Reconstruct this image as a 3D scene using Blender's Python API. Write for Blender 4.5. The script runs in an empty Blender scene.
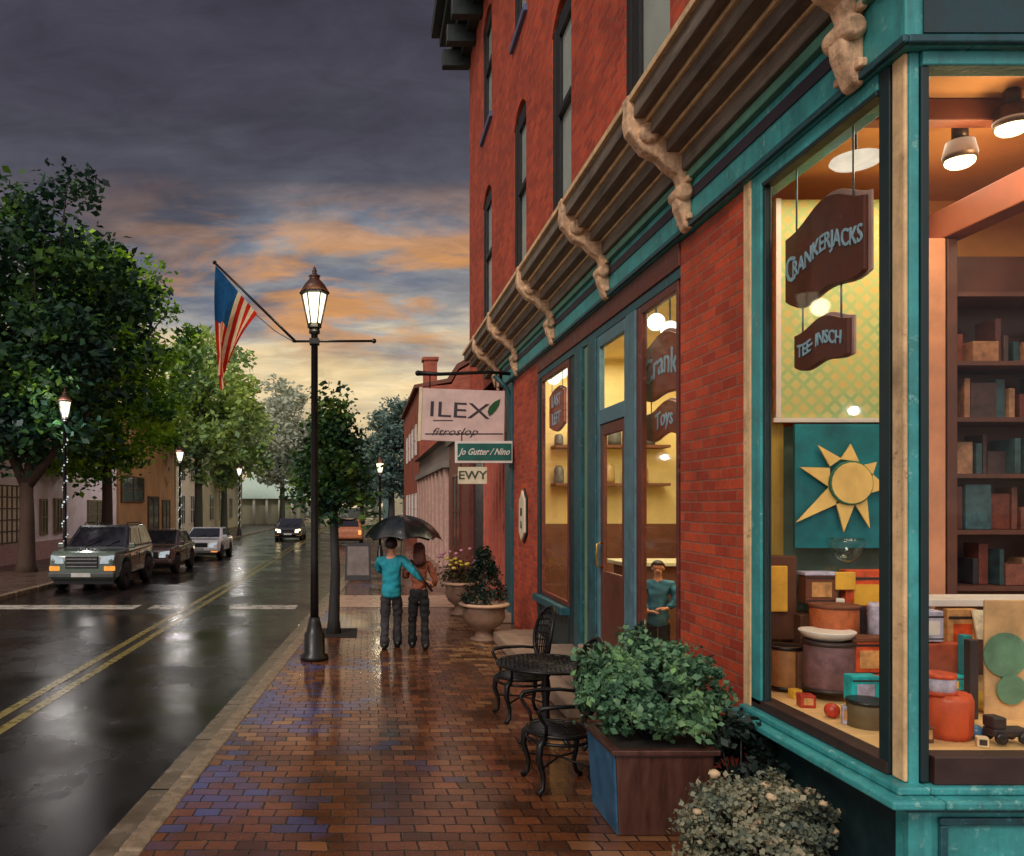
import bpy, bmesh, math, random
import numpy as np
from mathutils import Vector, Matrix, Quaternion

random.seed(7)
sc = bpy.context.scene
COL = sc.collection
F, VX, VY, CH = 800.0, 364.0, 505.0, 2.25     # focal length in px, vanishing point, eye height
R = math.radians

def at(px, py, Y):
    return Vector(((px - VX) * Y / F, Y, CH - (py - VY) * Y / F))

def S(r, g, b, a=1.0):
    def f(c):
        c /= 255.0
        return c / 12.92 if c <= 0.04045 else ((c + 0.055) / 1.055) ** 2.4
    return (f(r), f(g), f(b), a)

# ------------------------------------------------------------------ mesh builder
class MB:
    def __init__(s):
        s.v = []; s.f = []; s.m = []; s.sm = []
    def face(s, idx, m=0, smooth=False):
        s.f.append(tuple(idx)); s.m.append(m); s.sm.append(smooth)
    def poly(s, pts, m=0, smooth=False):
        b = len(s.v); s.v += [tuple(p) for p in pts]
        s.face(range(b, b + len(pts)), m, smooth); return s
    def box(s, x0, x1, y0, y1, z0, z1, m=0):
        if x0 > x1: x0, x1 = x1, x0
        if y0 > y1: y0, y1 = y1, y0
        if z0 > z1: z0, z1 = z1, z0
        b = len(s.v)
        s.v += [(x0,y0,z0),(x1,y0,z0),(x1,y1,z0),(x0,y1,z0),(x0,y0,z1),(x1,y0,z1),(x1,y1,z1),(x0,y1,z1)]
        for q in ((0,3,2,1),(4,5,6,7),(0,1,5,4),(1,2,6,5),(2,3,7,6),(3,0,4,7)):
            s.face([b+i for i in q], m)
        return s
    def hexa(s, bot, top, m=0):
        b = len(s.v); s.v += [tuple(p) for p in bot] + [tuple(p) for p in top]
        n = len(bot)
        s.face([b+i for i in reversed(range(n))], m); s.face([b+n+i for i in range(n)], m)
        for i in range(n):
            j = (i+1) % n
            s.face((b+i, b+j, b+n+j, b+n+i), m)
        return s
    def prism(s, pts2, axis, a0, a1, m=0, smooth=False):
        # pts2 polygon in the plane normal to axis: x -> (y,z), y -> (x,z), z -> (x,y)
        def mk(p, a):
            if axis == 'x': return (a, p[0], p[1])
            if axis == 'y': return (p[0], a, p[1])
            return (p[0], p[1], a)
        b = len(s.v); n = len(pts2)
        s.v += [mk(p, a0) for p in pts2] + [mk(p, a1) for p in pts2]
        s.face([b+i for i in range(n)], m); s.face([b+n+i for i in reversed(range(n))], m)
        for i in range(n):
            j = (i+1) % n
            s.face((b+i, b+n+i, b+n+j, b+j), m, smooth)
        return s
    def tube(s, pts, rad, n=8, m=0, cap=True, closed=False):
        pts = [Vector(p) for p in pts]
        k = len(pts)
        if not hasattr(rad, '__len__'): rad = [rad] * k
        tan = []
        for i in range(k):
            a = pts[(i-1) % k] if (closed or i > 0) else pts[i]
            c = pts[(i+1) % k] if (closed or i < k-1) else pts[i]
            t = c - a
            tan.append(t.normalized() if t.length > 1e-9 else Vector((0,0,1)))
        t0 = tan[0]
        up = Vector((0,0,1)) if abs(t0.z) < .9 else Vector((1,0,0))
        u = t0.cross(up).normalized()
        b = len(s.v)
        for i in range(k):
            if i:
                ax = tan[i-1].cross(tan[i])
                if ax.length > 1e-7:
                    u = Quaternion(ax.normalized(), tan[i-1].angle(tan[i])) @ u
            u = (u - tan[i] * u.dot(tan[i])).normalized()
            w = tan[i].cross(u)
            for j in range(n):
                a = 2*math.pi*j/n
                s.v.append(tuple(pts[i] + (u*math.cos(a) + w*math.sin(a)) * rad[i]))
        segs = k if closed else k-1
        for i in range(segs):
            i2 = (i+1) % k
            for j in range(n):
                j2 = (j+1) % n
                s.face((b+i*n+j, b+i*n+j2, b+i2*n+j2, b+i2*n+j), m, True)
        if cap and not closed:
            s.face([b+j for j in reversed(range(n))], m)
            s.face([b+(k-1)*n+j for j in range(n)], m)
        return s
    def lathe(s, prof, c=(0,0,0), n=24, m=0, smooth=True, phase=0.0, axis='z'):
        b = len(s.v); k = len(prof)
        for (r, z) in prof:
            for j in range(n):
                a = 2*math.pi*j/n + phase
                x, y = r*math.cos(a), r*math.sin(a)
                if axis == 'z': s.v.append((c[0]+x, c[1]+y, c[2]+z))
                elif axis == 'y': s.v.append((c[0]+x, c[1]+z, c[2]+y))
                else: s.v.append((c[0]+z, c[1]+x, c[2]+y))
        for i in range(k-1):
            for j in range(n):
                j2 = (j+1) % n
                s.face((b+i*n+j, b+i*n+j2, b+(i+1)*n+j2, b+(i+1)*n+j), m, smooth)
        s.face([b+j for j in reversed(range(n))], m); s.face([b+(k-1)*n+j for j in range(n)], m)
        return s
    def ball(s, c, r, n=10, k=7, m=0):
        if not hasattr(r, '__len__'): r = (r, r, r)
        prof = [(max(1e-3, math.sin(math.pi*i/k)), -math.cos(math.pi*i/k)) for i in range(k+1)]
        b = len(s.v); s.lathe(prof, (0,0,0), n, m)
        for i in range(b, len(s.v)):
            v = s.v[i]; s.v[i] = (c[0]+v[0]*r[0], c[1]+v[1]*r[1], c[2]+v[2]*r[2])
        return s
    def xf(s, M, start=0):
        for i in range(start, len(s.v)):
            s.v[i] = tuple(M @ Vector(s.v[i]))
        return s
    def mesh(s, name):
        me = bpy.data.meshes.new(name)
        me.from_pydata(s.v, [], s.f)
        me.polygons.foreach_set('material_index', s.m)
        me.polygons.foreach_set('use_smooth', s.sm)
        me.update()
        return me

def link(o, parent=None):
    COL.objects.link(o)
    if parent is not None: o.parent = parent
    return o

def fixn(me):
    bm = bmesh.new(); bm.from_mesh(me)
    bmesh.ops.recalc_face_normals(bm, faces=bm.faces)
    bm.to_mesh(me); bm.free()

def origin(o):
    p = Vector((0,0,0))
    while o is not None:
        p += o.location; o = o.parent
    return p

def obj(name, mb, mats, parent=None, world=False, bevel=0, seg=2, label=None, nfix=True, loc=None):
    me = mb.mesh(name) if isinstance(mb, MB) else mb
    if nfix: fixn(me)
    if not isinstance(mats, (list, tuple)): mats = [mats]
    for m in mats: me.materials.append(m)
    o = bpy.data.objects.new(name, me)
    link(o, parent)
    if world and parent is not None: o.location = -origin(parent)
    if loc is not None: o.location = loc
    if bevel:
        b = o.modifiers.new('bevel', 'BEVEL'); b.width = bevel; b.segments = seg
        b.limit_method = 'ANGLE'; b.angle_limit = R(40); b.harden_normals = False
    if label: o['label'] = label
    return o

def tag(o, label, cat, group=None, kind=None):
    if label: o['label'] = label
    if cat: o['category'] = cat
    if group: o['group'] = group
    if kind: o['kind'] = kind
    return o

def thing(name, label, cat, loc=(0,0,0), rz=0, group=None):
    o = bpy.data.objects.new(name, None); o.empty_display_size = .2
    COL.objects.link(o); o.location = loc; o.rotation_euler = (0,0,rz)
    return tag(o, label, cat, group)

def struct(name, mb, mats, **k):
    o = obj(name, mb, mats, **k); o['kind'] = 'structure'; return o

def copy_tree(o, parent=None):
    c = o.copy(); COL.objects.link(c)
    if parent is not None: c.parent = parent
    for ch in list(o.children): copy_tree(ch, c)
    return c

# ------------------------------------------------------------------ materials
MATS = {}
def newmat(name):
    m = bpy.data.materials.new(name); m.use_nodes = True
    nt = m.node_tree; nt.nodes.clear()
    out = nt.nodes.new('ShaderNodeOutputMaterial')
    return m, nt, out

def N(nt, t, **kw):
    n = nt.nodes.new(t)
    for k, v in kw.items():
        if k.startswith('i_'):
            key = k[2:].replace('_', ' ')
            n.inputs[key].default_value = v
        else: setattr(n, k, v)
    return n

def noise(nt, vec, scale, detail=4, rough=.6, dist=0.0):
    n = N(nt, 'ShaderNodeTexNoise'); n.inputs['Scale'].default_value = scale
    n.inputs['Detail'].default_value = detail; n.inputs['Roughness'].default_value = rough
    n.inputs['Distortion'].default_value = dist
    if vec is not None: nt.links.new(vec, n.inputs['Vector'])
    return n

def maprange(nt, val, a, b, c, d):
    n = N(nt, 'ShaderNodeMapRange'); nt.links.new(val, n.inputs['Value'])
    for k, v in zip(('From Min','From Max','To Min','To Max'), (a,b,c,d)): n.inputs[k].default_value = v
    return n.outputs['Result']

def mixc(nt, fac, a, b, mode='MIX'):
    n = N(nt, 'ShaderNodeMix', data_type='RGBA', blend_type=mode)
    for sock, v in ((n.inputs[0], fac), (n.inputs[6], a), (n.inputs[7], b)):
        if hasattr(v, 'is_linked') or hasattr(v, 'links'): nt.links.new(v, sock)
        else: sock.default_value = v
    return n.outputs[2]

def math_(nt, op, a, b=None, c=None, clamp=False):
    n = N(nt, 'ShaderNodeMath', operation=op); n.use_clamp = clamp
    for i, v in enumerate((a, b, c)):
        if v is None: continue
        if hasattr(v, 'links'): nt.links.new(v, n.inputs[i])
        else: n.inputs[i].default_value = v
    return n.outputs[0]

def mat(name, col, rough=.5, metal=0.0, var=.18, scale=6.0, bump=.0, bscale=40.0, spec=.5, rvar=.12, dirt=0.0, coat=0.0, stretch=None, streak=0.0, chip=None):
    if name in MATS: return MATS[name]
    m, nt, out = newmat(name)
    p = N(nt, 'ShaderNodeBsdfPrincipled')
    tc = N(nt, 'ShaderNodeTexCoord'); vec = tc.outputs['Object']
    if stretch:
        mp = N(nt, 'ShaderNodeMapping'); mp.inputs['Scale'].default_value = stretch
        nt.links.new(vec, mp.inputs['Vector']); vec = mp.outputs['Vector']
    n1 = noise(nt, vec, scale, 5, .65)
    k = maprange(nt, n1.outputs['Fac'], .3, .7, 1-var, 1+var)
    c = mixc(nt, 1.0, col, k, 'MULTIPLY')
    if dirt:
        n2 = noise(nt, tc.outputs['Object'], 2.3, 6, .7)
        c = mixc(nt, maprange(nt, n2.outputs['Fac'], .5, .75, 0, dirt), c, S(38,32,28))
    if streak:
        mp2 = N(nt, 'ShaderNodeMapping'); mp2.inputs['Scale'].default_value = (9, 9, .55); nt.links.new(tc.outputs['Object'], mp2.inputs['Vector'])
        n4 = noise(nt, mp2.outputs['Vector'], 1.6, 5, .7)
        c = mixc(nt, maprange(nt, n4.outputs['Fac'], .5, .72, 0, streak), c, S(30,34,34))
    if chip:
        n5 = noise(nt, tc.outputs['Object'], 17, 6, .75); n6 = noise(nt, tc.outputs['Object'], 1.9, 3)
        c = mixc(nt, math_(nt, 'MULTIPLY', maprange(nt, n5.outputs['Fac'], .57, .62, 0, .8), maprange(nt, n6.outputs['Fac'], .42, .62, 0, 1)), c, chip)
    nt.links.new(c, p.inputs['Base Color'])
    nt.links.new(maprange(nt, n1.outputs['Fac'], .3, .7, max(.02, rough-rvar), min(1, rough+rvar)), p.inputs['Roughness'])
    p.inputs['Metallic'].default_value = metal
    p.inputs['Specular IOR Level'].default_value = spec
    if coat: p.inputs['Coat Weight'].default_value = coat; p.inputs['Coat Roughness'].default_value = .05
    if bump:
        n3 = noise(nt, vec, bscale, 4, .6)
        b = N(nt, 'ShaderNodeBump'); b.inputs['Strength'].default_value = bump; b.inputs['Distance'].default_value = .01
        nt.links.new(n3.outputs['Fac'], b.inputs['Height']); nt.links.new(b.outputs['Normal'], p.inputs['Normal'])
    nt.links.new(p.outputs[0], out.inputs[0])
    MATS[name] = m; return m

def emit(name, col, strength):
    if name in MATS: return MATS[name]
    m, nt, out = newmat(name)
    e = N(nt, 'ShaderNodeEmission'); e.inputs[1].default_value = strength
    tc = N(nt, 'ShaderNodeTexCoord'); n1 = noise(nt, tc.outputs['Object'], 9, 2)
    nt.links.new(mixc(nt, 1.0, col, maprange(nt, n1.outputs['Fac'], .3, .7, .85, 1.1), 'MULTIPLY'), e.inputs[0])
    nt.links.new(e.outputs[0], out.inputs[0]); MATS[name] = m; return m

def glass(name, tint=(.93,.95,.93,1), refl=1.0):
    if name in MATS: return MATS[name]
    m, nt, out = newmat(name)
    t = N(nt, 'ShaderNodeBsdfTransparent'); t.inputs[0].default_value = tint
    g = N(nt, 'ShaderNodeBsdfGlossy'); g.inputs['Roughness'].default_value = .03
    fr = N(nt, 'ShaderNodeFresnel'); gb = N(nt, 'ShaderNodeNewGeometry')
    nt.links.new(maprange(nt, gb.outputs['Backfacing'], 0, 1, 1.45, 1/1.45), fr.inputs[0])
    mx = N(nt, 'ShaderNodeMixShader')
    nt.links.new(math_(nt, 'MINIMUM', math_(nt, 'MULTIPLY', fr.outputs[0], refl), .3), mx.inputs[0])
    nt.links.new(t.outputs[0], mx.inputs[1]); nt.links.new(g.outputs[0], mx.inputs[2])
    nt.links.new(mx.outputs[0], out.inputs[0]); MATS[name] = m; return m

def wallvec(nt):
    tc = N(nt, 'ShaderNodeTexCoord'); sp = N(nt, 'ShaderNodeSeparateXYZ'); nt.links.new(tc.outputs['Object'], sp.inputs[0])
    ge = N(nt, 'ShaderNodeNewGeometry'); sn = N(nt, 'ShaderNodeSeparateXYZ'); nt.links.new(ge.outputs['True Normal'], sn.inputs[0])
    fx = math_(nt, 'GREATER_THAN', math_(nt, 'ABSOLUTE', sn.outputs[0]), .6)
    fz = math_(nt, 'GREATER_THAN', math_(nt, 'ABSOLUTE', sn.outputs[2]), .7)
    u = N(nt, 'ShaderNodeMix', data_type='FLOAT'); nt.links.new(fx, u.inputs[0]); nt.links.new(sp.outputs[0], u.inputs[2]); nt.links.new(sp.outputs[1], u.inputs[3])
    w = N(nt, 'ShaderNodeMix', data_type='FLOAT'); nt.links.new(fz, w.inputs[0]); nt.links.new(sp.outputs[2], w.inputs[2]); nt.links.new(sp.outputs[1], w.inputs[3])
    cb = N(nt, 'ShaderNodeCombineXYZ'); nt.links.new(u.outputs[0], cb.inputs[0]); nt.links.new(w.outputs[0], cb.inputs[1])
    return cb.outputs[0], tc.outputs['Object']

def brick(name, c1, c2, mortar, bw=.235, bh=.082, ms=.009, rough=.72):
    if name in MATS: return MATS[name]
    m, nt, out = newmat(name)
    p = N(nt, 'ShaderNodeBsdfPrincipled')
    vec, ob = wallvec(nt)
    # wobble the courses a little so that they are not ruler straight
    wob = noise(nt, ob, 1.3, 3); wv = N(nt, 'ShaderNodeVectorMath', operation='SCALE'); nt.links.new(wob.outputs['Color'], wv.inputs[0]); wv.inputs['Scale'].default_value = .018
    ad = N(nt, 'ShaderNodeVectorMath', operation='ADD'); nt.links.new(vec, ad.inputs[0]); nt.links.new(wv.outputs[0], ad.inputs[1])
    b = N(nt, 'ShaderNodeTexBrick'); nt.links.new(ad.outputs[0], b.inputs['Vector'])
    b.inputs['Scale'].default_value = 1; b.inputs['Brick Width'].default_value = bw; b.inputs['Row Height'].default_value = bh
    b.inputs['Mortar Size'].default_value = ms; b.inputs['Mortar Smooth'].default_value = .35; b.inputs['Bias'].default_value = -.1
    b.inputs['Color1'].default_value = c1; b.inputs['Color2'].default_value = c2; b.inputs['Mortar'].default_value = mortar
    n1 = noise(nt, ob, 1.1, 6, .7); n2 = noise(nt, ob, 35, 4, .6)
    c = mixc(nt, 1.0, b.outputs['Color'], maprange(nt, n1.outputs['Fac'], .3, .7, .68, 1.28), 'MULTIPLY')
    c = mixc(nt, 1.0, c, maprange(nt, n2.outputs['Fac'], .3, .7, .78, 1.22), 'MULTIPLY')
    nt.links.new(c, p.inputs['Base Color'])
    nt.links.new(maprange(nt, n2.outputs['Fac'], .3, .7, rough-.15, rough+.15), p.inputs['Roughness'])
    h = math_(nt, 'ADD', math_(nt, 'MULTIPLY', b.outputs['Fac'], -1.0), math_(nt, 'MULTIPLY', n2.outputs['Fac'], .35))
    bp = N(nt, 'ShaderNodeBump'); bp.inputs['Strength'].default_value = .55; bp.inputs['Distance'].default_value = .012
    nt.links.new(h, bp.inputs['Height']); nt.links.new(bp.outputs[0], p.inputs['Normal'])
    nt.links.new(p.outputs[0], out.inputs[0]); MATS[name] = m; return m

def paving(name):
    m, nt, out = newmat(name)
    p = N(nt, 'ShaderNodeBsdfPrincipled')
    tc = N(nt, 'ShaderNodeTexCoord'); ob = tc.outputs['Object']
    wob = noise(nt, ob, 1.7, 3); wv = N(nt, 'ShaderNodeVectorMath', operation='SCALE'); nt.links.new(wob.outputs['Color'], wv.inputs[0]); wv.inputs['Scale'].default_value = .09
    ad = N(nt, 'ShaderNodeVectorMath', operation='ADD'); nt.links.new(ob, ad.inputs[0]); nt.links.new(wv.outputs[0], ad.inputs[1])
    b = N(nt, 'ShaderNodeTexBrick'); nt.links.new(ad.outputs[0], b.inputs['Vector'])
    b.inputs['Scale'].default_value = 1; b.inputs['Brick Width'].default_value = .2; b.inputs['Row Height'].default_value = .142
    b.inputs['Mortar Size'].default_value = .007; b.inputs['Mortar Smooth'].default_value = .3
    b.inputs['Color1'].default_value = S(122,70,40); b.inputs['Color2'].default_value = S(68,42,28); b.inputs['Mortar'].default_value = S(24,16,14)
    n1 = noise(nt, ob, .9, 6, .7); n2 = noise(nt, ob, 45, 4, .6); n3 = noise(nt, ob, .55, 4, .6)
    c = mixc(nt, 1.0, b.outputs['Color'], maprange(nt, n1.outputs['Fac'], .3, .7, .6, 1.35), 'MULTIPLY')
    c = mixc(nt, 1.0, c, maprange(nt, n2.outputs['Fac'], .3, .7, .8, 1.2), 'MULTIPLY')
    # painted sky reflection in blue, more towards the kerb, and buff bricks carrying highlights
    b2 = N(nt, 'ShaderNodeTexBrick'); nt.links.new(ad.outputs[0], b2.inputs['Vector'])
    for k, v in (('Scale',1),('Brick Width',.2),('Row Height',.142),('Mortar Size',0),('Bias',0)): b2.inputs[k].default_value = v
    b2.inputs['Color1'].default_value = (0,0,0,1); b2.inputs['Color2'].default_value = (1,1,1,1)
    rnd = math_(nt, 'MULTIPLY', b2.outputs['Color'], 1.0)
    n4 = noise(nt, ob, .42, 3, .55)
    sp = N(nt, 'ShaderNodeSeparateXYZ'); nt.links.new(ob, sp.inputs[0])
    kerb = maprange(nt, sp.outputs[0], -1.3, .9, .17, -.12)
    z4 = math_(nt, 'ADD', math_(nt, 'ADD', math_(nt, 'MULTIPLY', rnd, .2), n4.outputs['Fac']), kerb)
    c = mixc(nt, maprange(nt, z4, .66, .86, 0, .75), c, S(88,100,156))  # blue sky reflection on wet bricks, put into the base colour
    n5 = noise(nt, ob, .37, 3, .5)
    o5 = N(nt, 'ShaderNodeVectorMath', operation='ADD'); nt.links.new(ob, o5.inputs[0]); o5.inputs[1].default_value = (13, 5, 2); nt.links.new(o5.outputs[0], n5.inputs['Vector'])
    z5 = math_(nt, 'ADD', math_(nt, 'MULTIPLY', rnd, -.3), n5.outputs['Fac'])
    c = mixc(nt, maprange(nt, z5, .40, .58, 0, .62), c, S(170,132,92))  # buff bricks, also standing in for golden wet highlights
    mo = b.outputs['Fac']
    c = mixc(nt, mo, c, S(24,16,14))
    nt.links.new(c, p.inputs['Base Color'])
    wet = maprange(nt, n3.outputs['Fac'], .38, .6, .0, 1.0)
    r = math_(nt, 'ADD', math_(nt, 'MULTIPLY', wet, .2), math_(nt, 'MULTIPLY', n2.outputs['Fac'], .14))
    nt.links.new(math_(nt, 'ADD', r, math_(nt, 'MULTIPLY', mo, .12)), p.inputs['Roughness'])
    p.inputs['Specular IOR Level'].default_value = .75
    h = math_(nt, 'ADD', math_(nt, 'MULTIPLY', mo, -.8), math_(nt, 'ADD', math_(nt, 'MULTIPLY', n2.outputs['Fac'], .1), math_(nt, 'MULTIPLY', rnd, .2)))
    bp = N(nt, 'ShaderNodeBump'); bp.inputs['Strength'].default_value = .42; bp.inputs['Distance'].default_value = .012
    nt.links.new(h, bp.inputs['Height']); nt.links.new(bp.outputs[0], p.inputs['Normal'])
    nt.links.new(p.outputs[0], out.inputs[0]); return m

def asphalt(name):
    m, nt, out = newmat(name)
    p = N(nt, 'ShaderNodeBsdfPrincipled')
    tc = N(nt, 'ShaderNodeTexCoord'); ob = tc.outputs['Object']
    mp = N(nt, 'ShaderNodeMapping'); mp.inputs['Scale'].default_value = (1.6, .07, 1); nt.links.new(ob, mp.inputs['Vector'])
    n1 = noise(nt, mp.outputs['Vector'], 1.0, 6, .65); n2 = noise(nt, ob, 60, 4, .7); n3 = noise(nt, ob, .5, 5, .6)
    c = mixc(nt, maprange(nt, n1.outputs['Fac'], .38, .66, 0, 1), S(14,12,14), S(44,36,34))
    c = mixc(nt, 1.0, c, maprange(nt, n2.outputs['Fac'], .3, .7, .75, 1.25), 'MULTIPLY')
    nt.links.new(c, p.inputs['Base Color'])
    r = math_(nt, 'ADD', maprange(nt, n3.outputs['Fac'], .36, .62, .06, .26), math_(nt, 'MULTIPLY', n1.outputs['Fac'], .14))
    nt.links.new(r, p.inputs['Roughness']); p.inputs['Specular IOR Level'].default_value = .3
    bp = N(nt, 'ShaderNodeBump'); bp.inputs['Strength'].default_value = .12; bp.inputs['Distance'].default_value = .01
    nt.links.new(n2.outputs['Fac'], bp.inputs['Height']); nt.links.new(bp.outputs[0], p.inputs['Normal'])
    nt.links.new(p.outputs[0], out.inputs[0]); return m

def leafmat(name, cols, trans=.25, rough=.55, nscale=.7):
    if name in MATS: return MATS[name]
    m, nt, out = newmat(name)
    ge = N(nt, 'ShaderNodeNewGeometry'); tc = N(nt, 'ShaderNodeTexCoord')
    n1 = noise(nt, tc.outputs['Object'], nscale, 4, .6)
    f = math_(nt, 'ADD', math_(nt, 'MULTIPLY', ge.outputs['Random Per Island'], .45), maprange(nt, n1.outputs['Fac'], .32, .68, -.1, .65))
    cr = N(nt, 'ShaderNodeValToRGB'); el = cr.color_ramp.elements
    el[0].position = 0; el[0].color = cols[0]; el[1].position = 1; el[1].color = cols[-1]
    for i, c in enumerate(cols[1:-1]):
        e = el.new((i+1)/(len(cols)-1)); e.color = c
    nt.links.new(f, cr.inputs[0])
    p = N(nt, 'ShaderNodeBsdfPrincipled'); nt.links.new(cr.outputs[0], p.inputs['Base Color'])
    p.inputs['Roughness'].default_value = rough; p.inputs['Specular IOR Level'].default_value = .35
    t = N(nt, 'ShaderNodeBsdfTranslucent'); nt.links.new(cr.outputs[0], t.inputs[0])
    mx = N(nt, 'ShaderNodeMixShader'); mx.inputs[0].default_value = trans
    nt.links.new(p.outputs[0], mx.inputs[1]); nt.links.new(t.outputs[0], mx.inputs[2])
    nt.links.new(mx.outputs[0], out.inputs[0]); MATS[name] = m; return m

def lattice_mat(name):
    m, nt, out = newmat(name)
    p = N(nt, 'ShaderNodeBsdfPrincipled'); tc = N(nt, 'ShaderNodeTexCoord')
    mp = N(nt, 'ShaderNodeMapping'); mp.inputs['Rotation'].default_value = (0, R(45), 0); nt.links.new(tc.outputs['Object'], mp.inputs['Vector'])
    sp = N(nt, 'ShaderNodeSeparateXYZ'); nt.links.new(mp.outputs[0], sp.inputs[0])
    def band(s):
        fr = math_(nt, 'FRACT', math_(nt, 'MULTIPLY', s, 11.0)); return math_(nt, 'LESS_THAN', fr, .34)
    g = math_(nt, 'MAXIMUM', band(sp.outputs[0]), band(sp.outputs[2]))
    n1 = noise(nt, tc.outputs['Object'], 3, 4)
    base = mixc(nt, maprange(nt, n1.outputs['Fac'], .4, .6, 0, 1), S(196,198,132), S(206,184,110))
    gr = mixc(nt, maprange(nt, n1.outputs['Fac'], .35, .6, 0, 1), S(134,180,124), S(170,194,128))
    nt.links.new(mixc(nt, math_(nt, 'MULTIPLY', g, .8), base, gr), p.inputs['Base Color']); p.inputs['Roughness'].default_value = .7
    nt.links.new(p.outputs[0], out.inputs[0]); return m

# palette
teal = mat('teal_paint', S(60,150,150), .48, var=.3, scale=4, bump=.25, bscale=32, dirt=.3, streak=.4, chip=S(134,186,176))
teal_dark = mat('dark_shaded_teal_paint', S(28,78,86), .48, var=.35, scale=5, bump=.25, dirt=.35, streak=.45, chip=S(74,128,130))  # dark posts, and trim with the teal's shade put into its colour
teal_deep = mat('deep_green_black_paint', S(20,42,44), .5, var=.25, dirt=.3)
teal_grey = mat('blue_grey_paint', S(82,118,128), .5, var=.3, dirt=.3, bump=.2, streak=.4)
cream = mat('cream_paint', S(232,192,142), .55, var=.22, scale=7, bump=.25, dirt=.45, streak=.3, chip=S(160,120,90))
brownpaint = mat('oxblood_paint', S(96,38,28), .48, var=.35, dirt=.3, bump=.2, streak=.4, chip=S(150,84,62))
soffit = mat('weathered_dark_fascia', S(116,102,88), .65, var=.5, scale=3, bump=.3, bscale=18, dirt=.5, stretch=(6,.6,6))
stone = mat('buff_stone', S(220,178,140), .8, var=.45, scale=11, bump=.8, bscale=30, dirt=.6, streak=.5, chip=S(150,110,92))
stonegrey = mat('wet_step_stone', S(150,126,108), .4, var=.25, scale=5, bump=.2, dirt=.3)
kerbm = mat('wet_kerb_granite', S(136,116,92), .28, var=.3, scale=9, bump=.15, dirt=.4)
gutterm = mat('wet_gutter_concrete', S(112,98,80), .24, var=.35, scale=3, bump=.1, dirt=.4)
iron = mat('black_wrought_iron', S(26,24,24), .38, metal=.5, var=.3, scale=14, bump=.1)
lampblack = mat('black_lamp_paint', S(24,22,22), .4, metal=.2, var=.3)
lamproof = mat('brown_lamp_cap', S(84,54,42), .45, metal=.3, var=.25)
redbrick = brick('red_brick', S(196,74,38), S(152,48,28), S(152,92,70), bh=.088, bw=.25)
redbrick2 = brick('far_brick', S(168,78,52), S(142,64,46), S(140,92,74))
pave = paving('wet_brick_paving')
road_m = asphalt('wet_asphalt')
yellow = mat('worn_yellow_line', S(134,118,58), .3, var=.35, scale=9, dirt=.5)
whiteline = mat('worn_white_line', S(186,178,164), .3, var=.4, scale=4, dirt=.7)
concrete = mat('wet_concrete_walk', S(196,158,128), .3, var=.3, scale=3, bump=.1, dirt=.4)
soil = mat('dark_soil', S(34,28,22), .85, var=.4, scale=25, bump=.5)
bark = mat('tree_bark', S(70,52,40), .85, var=.35, scale=9, bump=.8, bscale=16, stretch=(3,3,.6))
barkdark = mat('dark_wet_bark', S(36,34,34), .7, var=.35, scale=9, bump=.8, bscale=16, stretch=(3,3,.6))
pane = glass('shop_glass', (.97,.97,.95,1), .22)
pane_up = glass('upper_glass', (.86,.89,.9,1), .5)
skin = mat('skin', S(206,140,108), .55, var=.08)
black = mat('black_paint', S(20,18,20), .4, var=.2)
white = mat('white_paint', S(222,214,206), .5, var=.08, dirt=.15)

# ------------------------------------------------------------------ leaves and trees
def leaves_mesh(name, centres, normals_bias, size, rng, fold=.25, up=.0, aspect=.6):
    n = len(centres)
    d = rng.normal(size=(n,3)); d[:,2] = d[:,2]*.6 + up; d /= np.linalg.norm(d, axis=1)[:,None]
    nr = rng.normal(size=(n,3)) + normals_bias; nr -= (nr*d).sum(1)[:,None]*d; nr /= np.linalg.norm(nr, axis=1)[:,None]+1e-9
    sd = np.cross(d, nr)
    s = (size * rng.uniform(.4, 1.6, n))[:,None]
    w = s * aspect
    base = centres - d*s*.5
    a = base; b = base + d*s*.45 + sd*w*.5 + nr*s*fold*.3
    c = base + d*s; e = base + d*s*.45 - sd*w*.5 + nr*s*fold*.3
    verts = np.stack([a,b,c,e], 1).reshape(-1,3)
    me = bpy.data.meshes.new(name)
    me.vertices.add(len(verts)); me.vertices.foreach_set('co', verts.ravel())
    me.loops.add(4*n); me.loops.foreach_set('vertex_index', np.arange(4*n, dtype=np.int32))
    me.polygons.add(n); me.polygons.foreach_set('loop_start', np.arange(0,4*n,4,dtype=np.int32))
    me.polygons.foreach_set('loop_total', np.full(n,4,dtype=np.int32))
    me.update(calc_edges=True); me.validate()
    return me

seed_ = [0.0]
def crown_points(rng, c, r, nclump, per, csize, shell=.55, shape=None):
    pts = []; cl = []; seed_[0] = rng.random()*50
    while len(cl) < nclump:
        p = rng.normal(size=3); p /= np.linalg.norm(p)
        rad = (shell + (1-shell)*rng.random()) if rng.random() < .8 else rng.random()**.5
        from mathutils import noise as mn
        rad *= .92 + .38*mn.noise(Vector((p[0]*1.9+seed_[0], p[1]*1.9, p[2]*1.9)))
        p = p*rad*np.array(r)
        if shape == 'cone':
            t = (p[2]/r[2]+1)/2; k = max(.12, 1.25*(1-t)**.8); p[0] *= k; p[1] *= k
        cl.append(p + np.array(c))
    cl = np.array(cl)
    for q in cl:
        m = int(per*rng.uniform(.4,1.6)); s = csize*rng.uniform(.5,1.5)
        x = rng.normal(size=(m,3)); x /= np.linalg.norm(x,axis=1)[:,None]
        x *= (rng.random(m)**.45)[:,None]*np.array([s,s,s*.7])
        pts.append(q + x)
    return np.concatenate(pts), cl

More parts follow.
